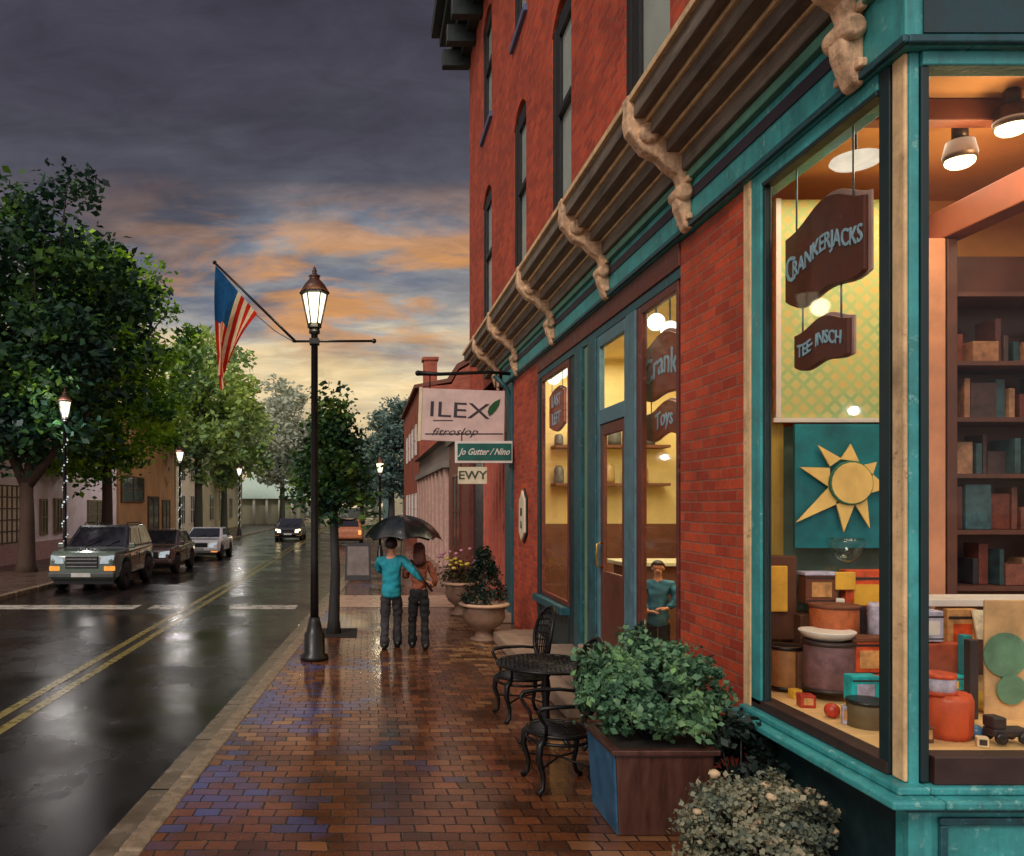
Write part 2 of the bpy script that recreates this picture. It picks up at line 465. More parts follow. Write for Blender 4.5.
def tree(name, label, base, trunk_h, trunk_r, c, r, nclump, per, csize, lsize, lm, bm_, seed, group=None, shape=None, lean=(0,0), nlimb=9, shell=.55, fork=None):
    rng = np.random.default_rng(seed); rd = random.Random(seed)
    t = thing(name, label, 'tree', base, 0, group)
    pts, cl = crown_points(rng, (c[0], c[1], c[2]), r, nclump, per, csize, shell, shape)
    mb = MB()
    tp = Vector((lean[0], lean[1], trunk_h))
    path = [Vector((0,0,-.1)), Vector((lean[0]*.1,0,.25)), Vector((lean[0]*.45+.03, lean[1]*.4, trunk_h*.55)), tp]
    mb.tube(path, [trunk_r*1.6, trunk_r*1.12, trunk_r*.9, trunk_r*.8], 10)
    top = Vector((c[0], c[1], c[2]+r[2]*.55))
    if fork is None:
        mid = tp.lerp(top, .5) + Vector((rd.uniform(-.2,.2)*r[0]*.3, 0, 0))
        mb.tube([tp - Vector((0,0,.1)), mid, top], [trunk_r*.8, trunk_r*.5, trunk_r*.12], 8)
        starts = [tp.lerp(mid, k) for k in (0,.2,.5,.8,1)]
    else:
        starts = []
        for fe in fork:
            fe = Vector(fe); mid = tp.lerp(fe, .5) + Vector((rd.uniform(-.15,.15),0,.1))
            mb.tube([tp - Vector((0,0,.15)), mid, fe, fe + (fe-mid)*.9], [trunk_r*.72, trunk_r*.55, trunk_r*.36, trunk_r*.1], 8)
            starts += [mid, fe]
    idx = list(range(len(cl))); rd.shuffle(idx)
    for i in idx[:nlimb]:
        e = Vector(cl[i]); s0 = min(starts, key=lambda q: (q - e).length + rd.random()*.6)
        m_ = s0.lerp(e, .5) + Vector((0,0,-.06*(e-s0).length))
        mb.tube([s0, m_, e], [trunk_r*.3, trunk_r*.2, trunk_r*.06], 6)
    obj('trunk', mb, bm_, t)
    bias = np.array([0,-.3,.7])
    me = leaves_mesh('crown', pts, bias, lsize, rng)
    obj('crown', me, lm, t, nfix=False)
    return t

# ------------------------------------------------------------------ text
def text_mesh(s, size, ext=.004, shear=0.0, sx=1.0, bold=0.0):
    cu = bpy.data.curves.new('lettering', 'FONT'); cu.body = s; cu.size = size; cu.extrude = ext; cu.shear = shear
    cu.offset = bold; cu.align_x = 'CENTER'; cu.align_y = 'CENTER'; cu.resolution_u = 3
    o = bpy.data.objects.new('lettering', cu); COL.objects.link(o)
    dg = bpy.context.evaluated_depsgraph_get(); me = bpy.data.meshes.new_from_object(o.evaluated_get(dg))
    bpy.data.objects.remove(o); bpy.data.curves.remove(cu)
    for v in me.vertices: v.co.x *= sx
    return me
MX_WALL = Matrix(((0,0,-1),(-1,0,0),(0,1,0))).to_4x4()     # reads along -Y, faces -X
MX_FRONT = Matrix(((1,0,0),(0,0,-1),(0,1,0))).to_4x4()     # reads along +X, faces -Y
def lettering(s, size, pos, mx, m, parent, sx=1.0, shear=0.0, bold=0.0, rot=0.0, curve=None):
    me = text_mesh(s, size, .003, shear, sx, bold)
    if rot: me.transform(Matrix.Rotation(rot, 4, 'Z'))
    if curve:
        for v in me.vertices: v.co.y += curve(v.co.x)
    me.transform(Matrix.Translation(pos) @ mx)
    for p_ in me.materials: pass
    me.materials.clear()
    return obj('lettering', me, m, parent, world=True, nfix=False)

# ------------------------------------------------------------------ the setting: ground, road, pavements
def kx(y):
    if y < 5: return -1.45
    if y < 35: return -1.45 + .055*(y-5)
    return .2
ys = [-40, 0, 5, 8, 11, 14, 17, 20, 24, 28, 32, 35, 60, 100, 140]
ZR = -.1
g = MB(); g.box(-400, 400, -200, 700, -.6, -.22)
struct('ground', g, mat('damp_ground', S(46,50,42), .8, var=.3, scale=.4))
g = MB()
for a, b in zip(ys[:-1], ys[1:]):
    g.poly([(-8.95,a,ZR),(kx(a)-.12,a,ZR),(kx(b)-.12,b,ZR),(-8.95,b,ZR)])
struct('road', g, road_m, nfix=False)
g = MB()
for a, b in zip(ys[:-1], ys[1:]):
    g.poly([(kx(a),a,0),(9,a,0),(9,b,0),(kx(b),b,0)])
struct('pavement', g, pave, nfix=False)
g = MB()
for a, b in zip(ys[:-1], ys[1:]):
    g.poly([(-60,a,0),(-9.15,a,0),(-9.15,b,0),(-60,b,0)])
struct('far_pavement', g, mat('far_wet_walk', S(84,66,56), .3, var=.3, scale=1.2, bump=.1), nfix=False)
def strip(name, off0, off1, z0, z1, m, y0=-20, y1=100, fn=kx):
    g = MB(); yy = [y for y in np.arange(y0, y1, 1.4)]
    for a, b in zip(yy[:-1], yy[1:]):
        gap = .025
        bot = [(fn(a)+off0,a+gap,z0),(fn(a)+off1,a+gap,z0),(fn(b)+off1,b,z0),(fn(b)+off0,b,z0)]
        top = [(p[0],p[1],z1) for p in bot]
        g.hexa(bot, top)
    return struct(name, g, m, bevel=.02)
strip('kerb', -.17, .0, -.2, .006, kerbm)
strip('gutter', -.42, -.175, -.2, ZR+.006, gutterm)
strip('far_kerb', -9.16, -8.96, -.2, .006, kerbm, fn=lambda y: 0)
g = MB()
for x0, x1 in ((-4.12,-3.99),(-3.85,-3.72)):
    g.poly([(x0,-20,ZR+.004),(x1,-20,ZR+.004),(x1,100,ZR+.004),(x0,100,ZR+.004)])
struct('centre_line', g, yellow, nfix=False)
g = MB()
for x0, x1 in ((-8.7,-5.2),(-4.9,-4.25),(-3.05,-1.55)):
    g.poly([(x0,18.0,ZR+.005),(x1,18.0,ZR+.005),(x1,18.75,ZR+.005),(x0,18.75,ZR+.005)])
struct('crosswalk', g, whiteline, nfix=False)
g = MB()
g.poly([(kx(17.6)+.02,17.6,.004),(2.84,17.6,.004),(2.84,19.9,.004),(kx(19.9)+.02,19.9,.004)])
struct('path', g, concrete, nfix=False)
g = MB()
g.poly([(-.98,13.55,.004),(-.12,13.55,.004),(-.12,14.6,.004),(-.98,14.6,.004)])
struct('tree_pit_soil', g, soil, nfix=False)

# ------------------------------------------------------------------ the corner shop building
XW, YF, YE, ZT = 2.85, 4.19, 21.6, 15.2
bld = thing('brick_building', 'long red brick corner building with teal shopfronts and dark bracketed cornice along the right', 'building', (XW, YF, 0))
def BP(name, mb, m, parent=None, **k):
    return obj(name, mb, m, parent or bld, world=True, **k)

def wall_x(mb, X, y0, y1, z0, z1, holes, depth=.2):
    yb = sorted({y0,y1,*[h[0] for h in holes],*[h[1] for h in holes]}); zb = sorted({z0,z1,*[h[2] for h in holes],*[h[3] for h in holes]})
    for a, b in zip(yb[:-1], yb[1:]):
        for c, d in zip(zb[:-1], zb[1:]):
            my, mz = (a+b)/2, (c+d)/2
            if any(h[0]<my<h[1] and h[2]<mz<h[3] for h in holes): continue
            mb.poly([(X,a,c),(X,a,d),(X,b,d),(X,b,c)])
    for h in holes:
        a,b,c,d = h; X2 = X+depth
        mb.poly([(X,a,c),(X2,a,c),(X2,a,d),(X,a,d)]); mb.poly([(X,b,c),(X,b,d),(X2,b,d),(X2,b,c)])
        mb.poly([(X,a,c),(X,b,c),(X2,b,c),(X2,a,c)])
        # segmental arch head
        n = 8; rise = .28; prev = None
        for i in range(n+1):
            t = i/n; y = a+(b-a)*t; z = d - rise + rise*(1-(2*t-1)**2)
            if prev:
                mb.poly([(X,prev[0],prev[1]),(X,y,z),(X,y,d),(X,prev[0],d)])
                mb.poly([(X,prev[0],prev[1]),(X2,prev[0],prev[1]),(X2,y,z),(X,y,z)])
            prev = (y,z)
    return mb
up = []
for (a,b) in ((7.45,8.75),(11.0,12.15),(14.05,15.2),(17.85,19.15)):
    up.append((a,b,6.45,9.6)); up.append((a,b,11.0,13.7))
mb = MB(); wall_x(mb, XW, YF, YE, 5.0, ZT, up)
mb.poly([(XW,YF,5.0),(8,YF,5.0),(8,YF,ZT),(XW,YF,ZT)])
mb.poly([(XW,YE,0),(XW,YE,ZT),(8,YE,ZT),(8,YE,0)])
mb.poly([(8,YF,0),(8,YE,0),(8,YE,ZT),(8,YF,ZT)])
mb.box(XW+.01, 7.98, YF+.01, YE-.01, ZT-.2, ZT-.05)
# ground floor piers
mb.box(XW, XW+.08, 5.945, 7.20, 0, 4.61); mb.box(XW, XW+.08, 13.1, 15.2, 0, 4.61)
BP('wall', mb, redbrick, nfix=False)
sill_m = mat('blue_stone_sill', S(92,96,128), .6, var=.2, bump=.2)
shade_m = mat('pale_window_blind', S(226,220,200), .8, var=.12, scale=2)
dark_in = mat('dark_room', S(30,30,32), .9)
for (a,b,c,d) in up:
    fr = MB(); X2 = XW+.03
    fr.box(X2, X2+.1, a+.003, a+.07, c, d-.08); fr.box(X2+.012, X2+.1, b-.34, b-.003, c, d-.08); fr.box(X2-.01, X2+.011, b-.12, b-.003, c, d-.1)  # broad far-side member puts the reveal's shade into the frame colour
    fr.box(X2, X2+.1, a+.07, b-.34, c+.002, c+.09); fr.box(X2, X2+.1, a+.07, b-.34, d-.42, d-.16)
    fr.box(X2-.02, X2+.08, a+.07, b-.34, (c+d)/2-.05, (c+d)/2+.03)
    w = BP('window', fr, mat('dark_sash_reveal_paint', S(34,32,30), .5, var=.2))
    pn = MB(); pn.box(X2+.03, X2+.036, a+.07, b-.34, c+.09, d-.42); obj('pane', pn, pane_up, w)
    bl = MB(); bl.box(X2+.06, X2+.066, a+.071, b-.341, c+.091, d-.421); obj('blind', bl, shade_m, w)
    sl = MB(); sl.box(XW-.07, XW+.09, a-.12, b+.12, c-.13, c-.003); obj('sill', sl, sill_m, w, bevel=.012)
# roof cornice
mb = MB()
for i, (o, z0, z1) in enumerate(((.25,14.25,14.45),(.5,14.45,14.7),(.8,14.7,14.95),(1.02,14.95,15.3))):
    mb.box(XW-o, XW+.2, YF-o, YE+.05+o*.15, z0+.002, z1)
for k in range(16):
    y = YF+.4+k*1.12; mb.box(XW-.75, XW-.002, y, y+.25, 14.0, 14.45)
BP('roof_cornice', mb, mat('dark_green_cornice', S(38,50,48), .6, var=.35, bump=.3), bevel=.02)

# bracketed shopfront cornice
mb = MB(); cr = MB(); gm = MB()
y0, y1 = YF-.5, 18.4
for (xo, za, zb) in ((.14,5.10,5.26),(.27,5.26,5.38),(.42,5.40,5.53),(.55,5.55,5.70)):
    mb.box(XW-xo, XW+.05, y0+(.55-xo), y1-(.55-xo)*.6, za+.002, zb)
for (xo, za, zb) in ((.165,5.235,5.262),(.30,5.362,5.402),(.45,5.512,5.556),(.59,5.69,5.75)):
    cr.box(XW-xo, XW+.04, y0+(.58-xo), y1-(.55-xo)*.6+.02, za+.003, zb)
# return of the cornice along the front of the shop
for (xo, za, zb) in ((.14,5.10,5.26),(.27,5.26,5.38),(.42,5.40,5.53),(.55,5.55,5.70)):
    mb.box(XW+.052, 8, YF-xo, YF+.05, za+.004, zb-.002)
cornice = BP('shop_cornice', mb, soffit, bevel=.01)
obj('fillet', cr, cream, cornice, bevel=.006)
gm.box(XW-.1, XW-.004, YF-.06, 16.4, 5.02, 5.098); obj('moulding', gm, mat('sea_green_paint', S(84,138,116), .5, var=.25, dirt=.4), cornice, bevel=.01)
# teal frieze
mb = MB(); mb.box(XW-.05, XW+.3, YF-.05, 16.2, 4.625, 5.018)
mb.box(XW+.302, 8, YF-.05, YF+.2, 4.625, 5.018)
fz = BP('frieze', mb, teal, bevel=.008)
mb = MB(); mb.box(XW-.062, XW-.051, YF+.3, 16.1, 4.86, 4.95); obj('painted_groove', mb, mat('plum_recess_shade', S(46,36,48), .6, var=.3), fz)  # raised dark strip painting the shade of a recess along the frieze
mb = MB(); mb.box(XW-.085, XW-.052, YF-.085, 16.2, 4.628, 4.67); mb.box(XW-.05, 8, YF-.085, YF-.052, 4.628, 4.67); obj('drip_moulding', mb, teal_dark, fz, bevel=.008)
mb = MB(); mb.box(XW+.04, 8, YF-.062, YF-.051, 4.69, 5.01); obj('front_panel', mb, mat('shaded_front_teal', S(22,62,70), .5, var=.4, dirt=.4, streak=.4), fz)  # thin dark sheet paints the shade on the front of the teal frieze
# scrolled stone brackets
for yb in (4.55, 6.9, 9.2, 11.8, 14.6, 16.6):
    prof = [(XW-.045,4.60),(XW-.10,4.62),(XW-.13,4.70),(XW-.17,4.80),(XW-.18,4.9),(XW-.14,5.0),(XW-.17,5.08),(XW-.26,5.14),(XW-.33,5.22),(XW-.46,5.28),(XW-.52,5.36),(XW-.59,5.44),(XW-.61,5.54),(XW-.6,5.66),(XW-.61,5.755),(XW-.045,5.755)]
    b_ = MB(); b_.prism(prof, 'y', yb-.075, yb+.075)
    k = BP('bracket', b_, stone, bevel=.025, seg=3)
    for cx_, cz_, r_ in ((XW-.42,5.42,.085),(XW-.12,4.92,.07)):
        s_ = MB(); s_.lathe([(.02,-.03),(r_*.7,-.035),(r_,-.01),(r_*1.05,.0),(r_*1.05,.18),(r_,.2),(.02,.2)], (cx_,yb-.09,cz_), 16, axis='y'); obj('scroll', s_, stone, k, bevel=.01)
    for zz in (4.68,5.0):
        s_ = MB(); s_.box(XW-.11, XW-.063, yb-.13, yb+.13, zz, zz+.05); obj('backplate', s_, stone, k, bevel=.012)
# --- corner window (side and front), its joinery
jn = MB()
jn.box(XW-.03, XW+.05, 5.69, 5.83, .82, 4.62)         # left jamb
jn.box(XW-.03, XW+.08, 4.40, 5.689, 4.53, 4.622)      # head
jn.box(XW+.006, XW+.06, YF, 4.31, .70, 4.623)         # corner post
jn.box(XW+.065, XW+.62+1.5, YF-.02, YF+.1, 4.545, 4.622)
jn.box(4.85, 4.97, YF-.02, YF+.1, .8, 4.545)
cw = BP('corner_window', jn, teal, bevel=.008)
mb = MB(); mb.box(XW-.035, XW+.1, 5.832, 5.943, .5, 4.553); mb.box(XW-.06, XW+.004, 4.195, 4.30, .70, 4.553)
obj('cream_post', MB().box(XW-.035, XW+.1, 5.832, 5.943, .5, 4.622), cream, cw, bevel=.01); obj('cream_post', MB().box(XW-.018, XW+.004, 4.193, 4.295, .795, 4.622), cream, cw, bevel=.01)
mb = MB(); mb.box(XW-.02, XW+.05, 4.312, 4.40, .8, 4.622); mb.box(XW+.062, XW+.105, YF-.01, YF+.09, .8, 4.545); mb.box(XW-.015, XW+.035, 5.66, 5.689, .83, 4.53); mb.box(XW-.035, XW+.05, 4.402, 5.66, 4.50, 4.529)
obj('dark_frame', mb, teal_deep, cw, bevel=.006)
mb = MB(); mb.box(XW+.015, XW+.021, 4.40, 5.66, .86, 4.50); obj('pane', mb, pane, cw)
mb = MB(); mb.box(XW+.105, 4.85, YF+.03, YF+.038, .94, 4.545); obj('pane', mb, pane, cw)
mb = MB(); mb.box(4.97, 6.6, YF+.03, YF+.038, .94, 4.545); obj('pane', mb, pane, cw)
# stall riser and ledge
mb = MB()
mb.box(XW-.17, XW+.1, YF-.14, 5.98, .70, .745); mb.box(XW-.09, XW+.08, YF-.06, 5.9, .747, .79)
mb.box(XW+.102, 8, YF-.14, YF+.1, .70, .745); mb.box(XW+.082, 8, YF-.06, YF+.1, .747, .79)
lg = BP('ledge', mb, teal, bevel=.012)
mb = MB(); mb.box(XW-.03, XW+.1, 4.32, 5.83, .792, .86); mb.box(XW+.12, 8, YF-.03, YF+.1, .792, .938); obj('dark_rail', mb, mat('brown_black_rail', S(56,36,32), .5, var=.3), lg, bevel=.006)
mb = MB(); mb.box(XW, XW+.2, YF+.1, 5.94, 0, .698); BP('stall_riser', mb, teal_deep)  # near-black colour holds the shade on the side riser below the ledge
mb = MB(); mb.box(XW, 8, YF, YF+.098, 0, .698)
rs = BP('front_panel', mb, teal)
mb = MB()
for x0 in (3.0, 4.9): 
    for b_ in ((x0,x0+1.7,.58,.62),(x0,x0+1.7,.08,.12),(x0,x0+.04,.12,.58),(x0+1.66,x0+1.7,.12,.58)): mb.box(b_[0],b_[1],YF-.03,YF-.002,b_[2],b_[3])
mb.box(XW-.04, 8, YF-.05, YF-.002, .655, .69)
obj('panel_moulding', mb, teal_dark, rs, bevel=.008)

# --- shop interior (behind the corner window)
ochre = mat('ochre_plaster', S(214,146,84), .8, var=.2, scale=1.5)
orange_c = mat('orange_ceiling', S(200,140,84), .85, var=.2, scale=1.2)
woodfloor = mat('pale_display_boards', S(226,186,128), .45, var=.2, scale=3, stretch=(1,8,1))
mb = MB(); mb.poly([(XW+.1,YF+.1,4.95),(7.9,YF+.1,4.95),(7.9,7.1,4.95),(XW+.1,7.1,4.95)]); BP('ceiling', mb, orange_c, nfix=False)
mb = MB(); mb.box(XW+.085,7.9,7.1,7.18,.2,4.95); mb.box(7.8,7.9,YF+.2,7.1,.2,4.95); BP('inner_wall', mb, ochre)
mb = MB(); mb.box(XW+.12,5.9,YF+.11,6.95,.74,.80); BP('display_floor', mb, woodfloor, bevel=.005)
mb = MB(); mb.box(4.62,4.8,4.6,6.55,4.38,4.62); mb.box(3.2,7.7,5.3,5.42,4.8,4.948); BP('ceiling_beam', mb, mat('red_brown_beam', S(128,66,42), .6, var=.25, scale=3), bevel=.01)

# shop lamps
def pendant(label, p, aim=True):
    t = thing('spot_lamp', label, 'lamp', p, 0, 'spot lamps under the shop ceiling')
    mb = MB(); mb.tube([(0,0,4.95-p.z),(0,0,.2)], .012, 6); mb.lathe([(.03,.2),(.05,.17),(.05,.08)], n=14); obj('stem', mb, mat('bronze', S(74,52,40), .4, metal=.5), t)
    mb = MB(); mb.lathe([(.045,.09),(.085,.07),(.105,-.02),(.1,-.06),(.085,-.05)], n=18); obj('lamp_shade', mb, mat('bronze', S(74,52,40)), t)
    mb = MB(); mb.ball((0,0,-.065), (.092,.092,.05), 16, 8); obj('bulb', mb, emit('warm_bulb', (1,.82,.42,1), 5), t)
    l = bpy.data.lights.new('glow', 'POINT'); l.energy = 16; l.color = (1,.72,.38); l.shadow_soft_size = .1
    lo = bpy.data.objects.new('glow', l); link(lo, t); lo.location = (0,0,-.2)
    return t
pendant('lit bronze spot lamp nearest the teal frame in the front shop window', at(960,152,5.5))
pendant('lit bronze spot lamp at the far right of the front shop window', at(1012,118,5.2))
mb = MB(); p = at(856,161,5.35); mb.lathe([(.02,.03),(.15,.02),(.16,0),(.14,-.02),(.02,-.025)], p, 24); o = obj('ceiling_disc', mb, emit('pale_disc', (1,.86,.68,1), .9)); tag(o, 'pale flat disc lamp under the orange ceiling behind the side window', 'lamp')
mb = MB(); mb.tube([p+Vector((0,0,.02)), Vector((p.x,p.y,4.95))], .008, 6); obj('stem', mb, mat('bronze', S(74,52,40)), o)
def area(name, loc, sx, sy, e, col, parent=None, rot=(0,0,0)):
    l = bpy.data.lights.new(name, 'AREA'); l.shape = 'RECTANGLE'; l.size = sx; l.size_y = sy; l.energy = e; l.color = col
    o = bpy.data.objects.new(name, l); link(o, parent); o.location = Vector(loc) - (origin(parent) if parent else Vector((0,0,0))); o.rotation_euler = rot; return o
area('shop_ceiling_light', (4.4,5.6,4.75), 2.2, 1.6, 54, (1,.85,.64), bld)
area('cafe_ceiling_light', (4.2,9.6,4.9), 2.0, 3.6, 165, (1,.9,.66), bld)
area('cafe_ceiling_light', (4.2,13.2,4.9), 2.0, 2.6, 105, (1,.9,.68), bld)

# hanging wooden signs
signwood = mat('dark_red_sign_board', S(92,42,32), .5, var=.3, scale=7, bump=.15)
signedge = mat('pale_sign_edge', S(186,150,140), .6, var=.2)
bluelet = mat('pale_blue_lettering', S(150,184,204), .5, var=.15)
def wavy(w, h, amp, n=16, ragged=0.0, ph=0):
    top = []; bot = []
    for i in range(n+1):
        t = i/n; x = (t-.5)*w
        o = amp*math.sin((t*1.25+ph)*2*math.pi)
        e = .82 + .3*math.sin(t*math.pi)
        top.append((x, h/2*e + o*.6)); bot.append((x, -h/2*e + o*.8))
    return top + bot[::-1]
def hang_sign(name, label, y0, y1, zc, h, txt, size, X, amp, ztop, sx=1.0, lab2=None, wires=True, m=None, group=None, ph=.55):
    yc = (y0+y1)/2; w = abs(y1-y0)
    t = thing(name, label, 'sign', (X, yc, zc), 0, group)
    pts = wavy(w, h, amp, ph=ph)
    b = MB(); b.prism([(-p[0], p[1]) for p in pts], 'x', 0, .03); obj('board', b, m or signwood, t, bevel=.006)
    b = MB(); b.prism([(-p[0]*1.04-.01, p[1]*1.06+.008) for p in pts], 'x', .032, .045); obj('edge', b, signedge, t, bevel=.004)
    for q in txt:
        ln, sz, dz = q[:3]; dx = q[3] if len(q) > 3 else 0
        lettering(ln, sz, Vector((X-.004, yc-dx, zc+dz)), MX_WALL, bluelet, t, sx=sx, bold=.002, curve=lambda x: amp*.7*math.sin((((x+dx)/w+.5)*1.25+ph)*2*math.pi))
    if wires:
        for s in (-.36,.36): obj('chain', MB().tube([(.015, s*w, h*.3), (.015, s*w, ztop-zc)], .006, 6), mat('chain_steel', S(120,140,150), .4, metal=.6), t)
    return t
hang_sign('hanging_sign', 'large dark red wavy board lettered Crankerjacks hanging in the side window', 5.72, 4.82, 3.93, .54, (('RANKERJACKS',.155,.0,.05),('C',.25,-.0,-.37)), .1, XW+.16, .05, 4.94, sx=.78)
hang_sign('hanging_sign', 'small dark red wavy board with blue lettering below the Crankerjacks board', 5.62, 5.0, 3.33, .27, (('TEE· INSCH',.12,0),), .1, XW+.17, .03, 3.76, sx=.85)
hang_sign('hanging_sign', 'red brown wavy board hung high in the window beyond the brick pier', 8.72, 7.55, 3.66, .56, (('Crank',.36,0),), .1, XW+.16, .04, 4.6, m=mat('rust_sign_board', S(140,70,50), .5, var=.25))
hang_sign('hanging_sign', 'small ribbon board lettered Toys under the rust sign beyond the brick pier', 8.6, 7.5, 3.1, .3, (('Toys',.24,0),), .1, XW+.17, .05, 3.4, m=mat('rust_sign_board', S(140,70,50)))
hang_sign('hanging_sign', 'brown board lettered Last Left in the farthest teal framed window', 13.0, 12.05, 3.75, .6, (('LAST',.27,.13),('LEFT',.27,-.15)), .1, XW+.16, .0, 4.5, m=mat('rust_sign_board', S(140,70,50)))

# lattice and sun panel
o = MB(); o.box(3.36,4.46,6.55,6.58,2.96,4.75); t = obj('lattice_panel', o, lattice_mat('green_lattice')); tag(t, 'yellow green lattice panel behind the Crankerjacks board', 'panel')
o = MB(); o.box(3.34,4.48,6.52,6.548,2.925,2.96); o.box(3.36,3.40,6.52,6.548,2.962,4.75); obj('frame', o, white, t)
px = lambda a, b, Y: at(a, b, Y)
sp_ = thing('sun_panel', 'teal panel with a big golden paper sun in the side window', 'picture', (3.45,6.45,2.0))
o = MB(); a = at(795,424,6.45); b = at(915,548,6.45); o.box(a.x, b.x, 6.45, 6.48, b.z, a.z)
obj('backing', o, mat('teal_backing', S(14,112,124), .6, var=.4, scale=3.5), sp_, world=True)
sunm = mat('golden_sun_paper', S(244,206,122), .6, var=.14, scale=6)
o = MB(); c = at(851,483,6.42)
o.lathe([(.001,-.02),(.165,-.02),(.165,.02),(.001,.02)], c, 22, axis='y', smooth=False)
for tip, b1, b2 in (((818,445),(828,462),(838,455)),((800,467),(826,468),(827,486)),((797,522),(829,488),(838,503)),((844,532),(836,505),(853,507)),((870,528),(858,507),(868,498)),((888,488),(874,492),(875,474)),((877,462),(874,476),(866,464)),((851,444),(858,457),(842,455))):
    k_ = lambda q: (851+(q[0]-851)*.84, 483+(q[1]-483)*.84)
    b1, b2 = k_(b1), k_(b2); mx_, my_ = (b1[0]+b2[0])/2, (b1[1]+b2[1])/2
    b1 = (mx_+(b1[0]-mx_)*1.35, my_+(b1[1]-my_)*1.35); b2 = (mx_+(b2[0]-mx_)*1.35, my_+(b2[1]-my_)*1.35)
    pts = [at(q[0],q[1],6.415) for q in (tip,b1,b2)]
    o.prism([(q.x,q.z) for q in pts], 'y', 6.415, 6.43)
obj('sun', o, sunm, sp_, world=True)
o = MB(); o.lathe([(.167,-.004),(.178,-.004),(.178,.004),(.167,.004)], at(851,483,6.405), 22, axis='y'); obj('sun_ring', o, mat('green_leading', S(40,110,84), .6), sp_, world=True)
o = MB(); o.box(3.22,3.46,6.6,6.63,.8,3.0); t = obj('curtain', o, mat('olive_yellow_cloth', S(188,158,72), .8, var=.3, scale=2, stretch=(12,1,.5))); tag(t, 'olive yellow cloth strip hanging left of the sun panel', 'curtain')
o = MB(); o.box(3.47,4.9,6.66,6.72,.8,2.9); t = obj('back_board', o, mat('grey_green_board', S(96,118,104), .7, var=.35, scale=2)); tag(t, 'grey green back board behind the goods under the sun panel', 'board')

# stepped display and goods
def gbox(name, label, p0, p1, Y, d, m, cat='box', lid=None, bev=.008, patch=None):
    a = at(p0[0],p0[1],Y); b = at(p1[0],p1[1],Y)
    t = thing(name, label, cat, ((a.x+b.x)/2, Y, b.z))
    o = MB(); o.box(a.x,b.x,Y,Y+d,b.z,a.z - (.03 if lid else 0)); obj('body', o, m, t, world=True, bevel=bev)
    if patch:
        w_, h_ = b.x-a.x, a.z-b.z
        o = MB(); o.box(a.x+w_*.18, b.x-w_*.2, Y-.004, Y-.0015, b.z+h_*.22, b.z+h_*.68); obj('printed_panel', o, patch, t, world=True)
        o = MB(); o.box(a.x+w_*.02, b.x-w_*.02, Y-.0035, Y-.001, b.z+h_*.78, b.z+h_*.84); o.box(a.x+w_*.02, b.x-w_*.02, Y-.0035, Y-.001, b.z+h_*.08, b.z+h_*.12); obj('printed_stripe', o, drk, t, world=True)
    if lid: o = MB(); o.box(a.x-.01,b.x+.01,Y-.01,Y+d+.01,a.z-.028,a.z); obj('lid', o, lid, t, world=True, bevel=.005)
    return t
def gpot(name, label, pxc, ptop, pbot, Y, wpx, m, cat, prof=None, rim=None, ridges=0):
    c = at(pxc, pbot, Y); h = (pbot-ptop)*Y/F; r = wpx/2*Y/F
    t = thing(name, label, cat, c)
    prof = prof or [(.9,0),(1,.1),(1,.9),(.92,1)]
    n = 28; o = MB(); o.lathe([(.02,.0)] + [(q[0]*r, q[1]*h) for q in prof] + [(prof[-1][0]*r*.8, h*.93)], n=n)
    if ridges:
        for i, v in enumerate(o.v):
            a = math.atan2(v[1],v[0]); k = 1+.05*math.cos(ridges*a); o.v[i] = (v[0]*k, v[1]*k, v[2])
    obj('body', o, m, t)
    if rim is not None:
        o = MB(); 
        for zz in (.04,.96): o.lathe([(r*.98,h*zz-.012),(r*1.05,h*zz-.012),(r*1.05,h*zz+.012),(r*.98,h*zz+.012)], n=n)
        obj('rim', o, rim, t)
    return t
tan = mat('tan_card', S(206,150,92), .7, var=.45, scale=13, dirt=.3, bump=.2); orng = mat('orange_card', S(206,78,34), .55, var=.45, scale=13, dirt=.3, bump=.2)
lil = mat('lilac_tin', S(184,178,200), .45, var=.45, scale=13, dirt=.3, bump=.2); tealt = mat('turquoise_tin', S(30,176,180), .45, var=.45, scale=13, dirt=.3, bump=.2)
brn = mat('brown_wicker', S(112,64,42), .7, var=.35, scale=20, bump=.5, bscale=60, stretch=(1,1,4)); yel = mat('yellow_card', S(232,176,60), .6, var=.2)
drk = mat('dark_tin', S(50,40,40), .45, var=.3); mauve = mat('mauve_drum', S(112,80,84), .6, var=.45, scale=13, dirt=.3, bump=.2)
o = MB(); o.box(3.32,4.55,6.12,6.6,.802,1.12); o.box(3.45,4.55,6.32,6.6,1.122,1.38); t = obj('display_steps', o, mat('dark_brown_steps', S(92,60,42), .6, var=.25), bevel=.006); tag(t, 'dark brown stepped stand under the goods in the side window', 'stand')
gbox('toy_cabinet', 'small brown cabinet with a yellow door at the left of the side window', (768,556), (797,640), 6.42, .1, mat('cabinet_brown', S(98,58,38), .6), 'cabinet')
gbox('yellow_box', 'upright yellow box leaning on the small brown cabinet', (769,566), (788,612), 6.38, .03, yel)
gpot('wicker_drum', 'tan ribbed drum with black hoops at the left of the side window', 785, 645, 688, 6.28, 32, mat('tan_drum', S(168,118,72), .6, var=.3, scale=12), 'drum', rim=black)
gpot('drum', 'mauve painted drum with a white lid beside the tan ribbed drum', 829, 640, 690, 6.0, 46, mauve, 'drum', rim=drk)
gpot('dish', 'white dish lying on top of the mauve drum', 827, 630, 640, 6.0, 52, white, 'dish', prof=[(.5,0),(.8,.3),(1,.9),(.98,1)])
gpot('basket', 'orange brown basket on the stepped stand above the white dish', 834, 604, 640, 6.2, 44, mat('orange_basket', S(176,92,48), .7, var=.35, scale=18, bump=.5, bscale=60), 'basket', rim=brn)
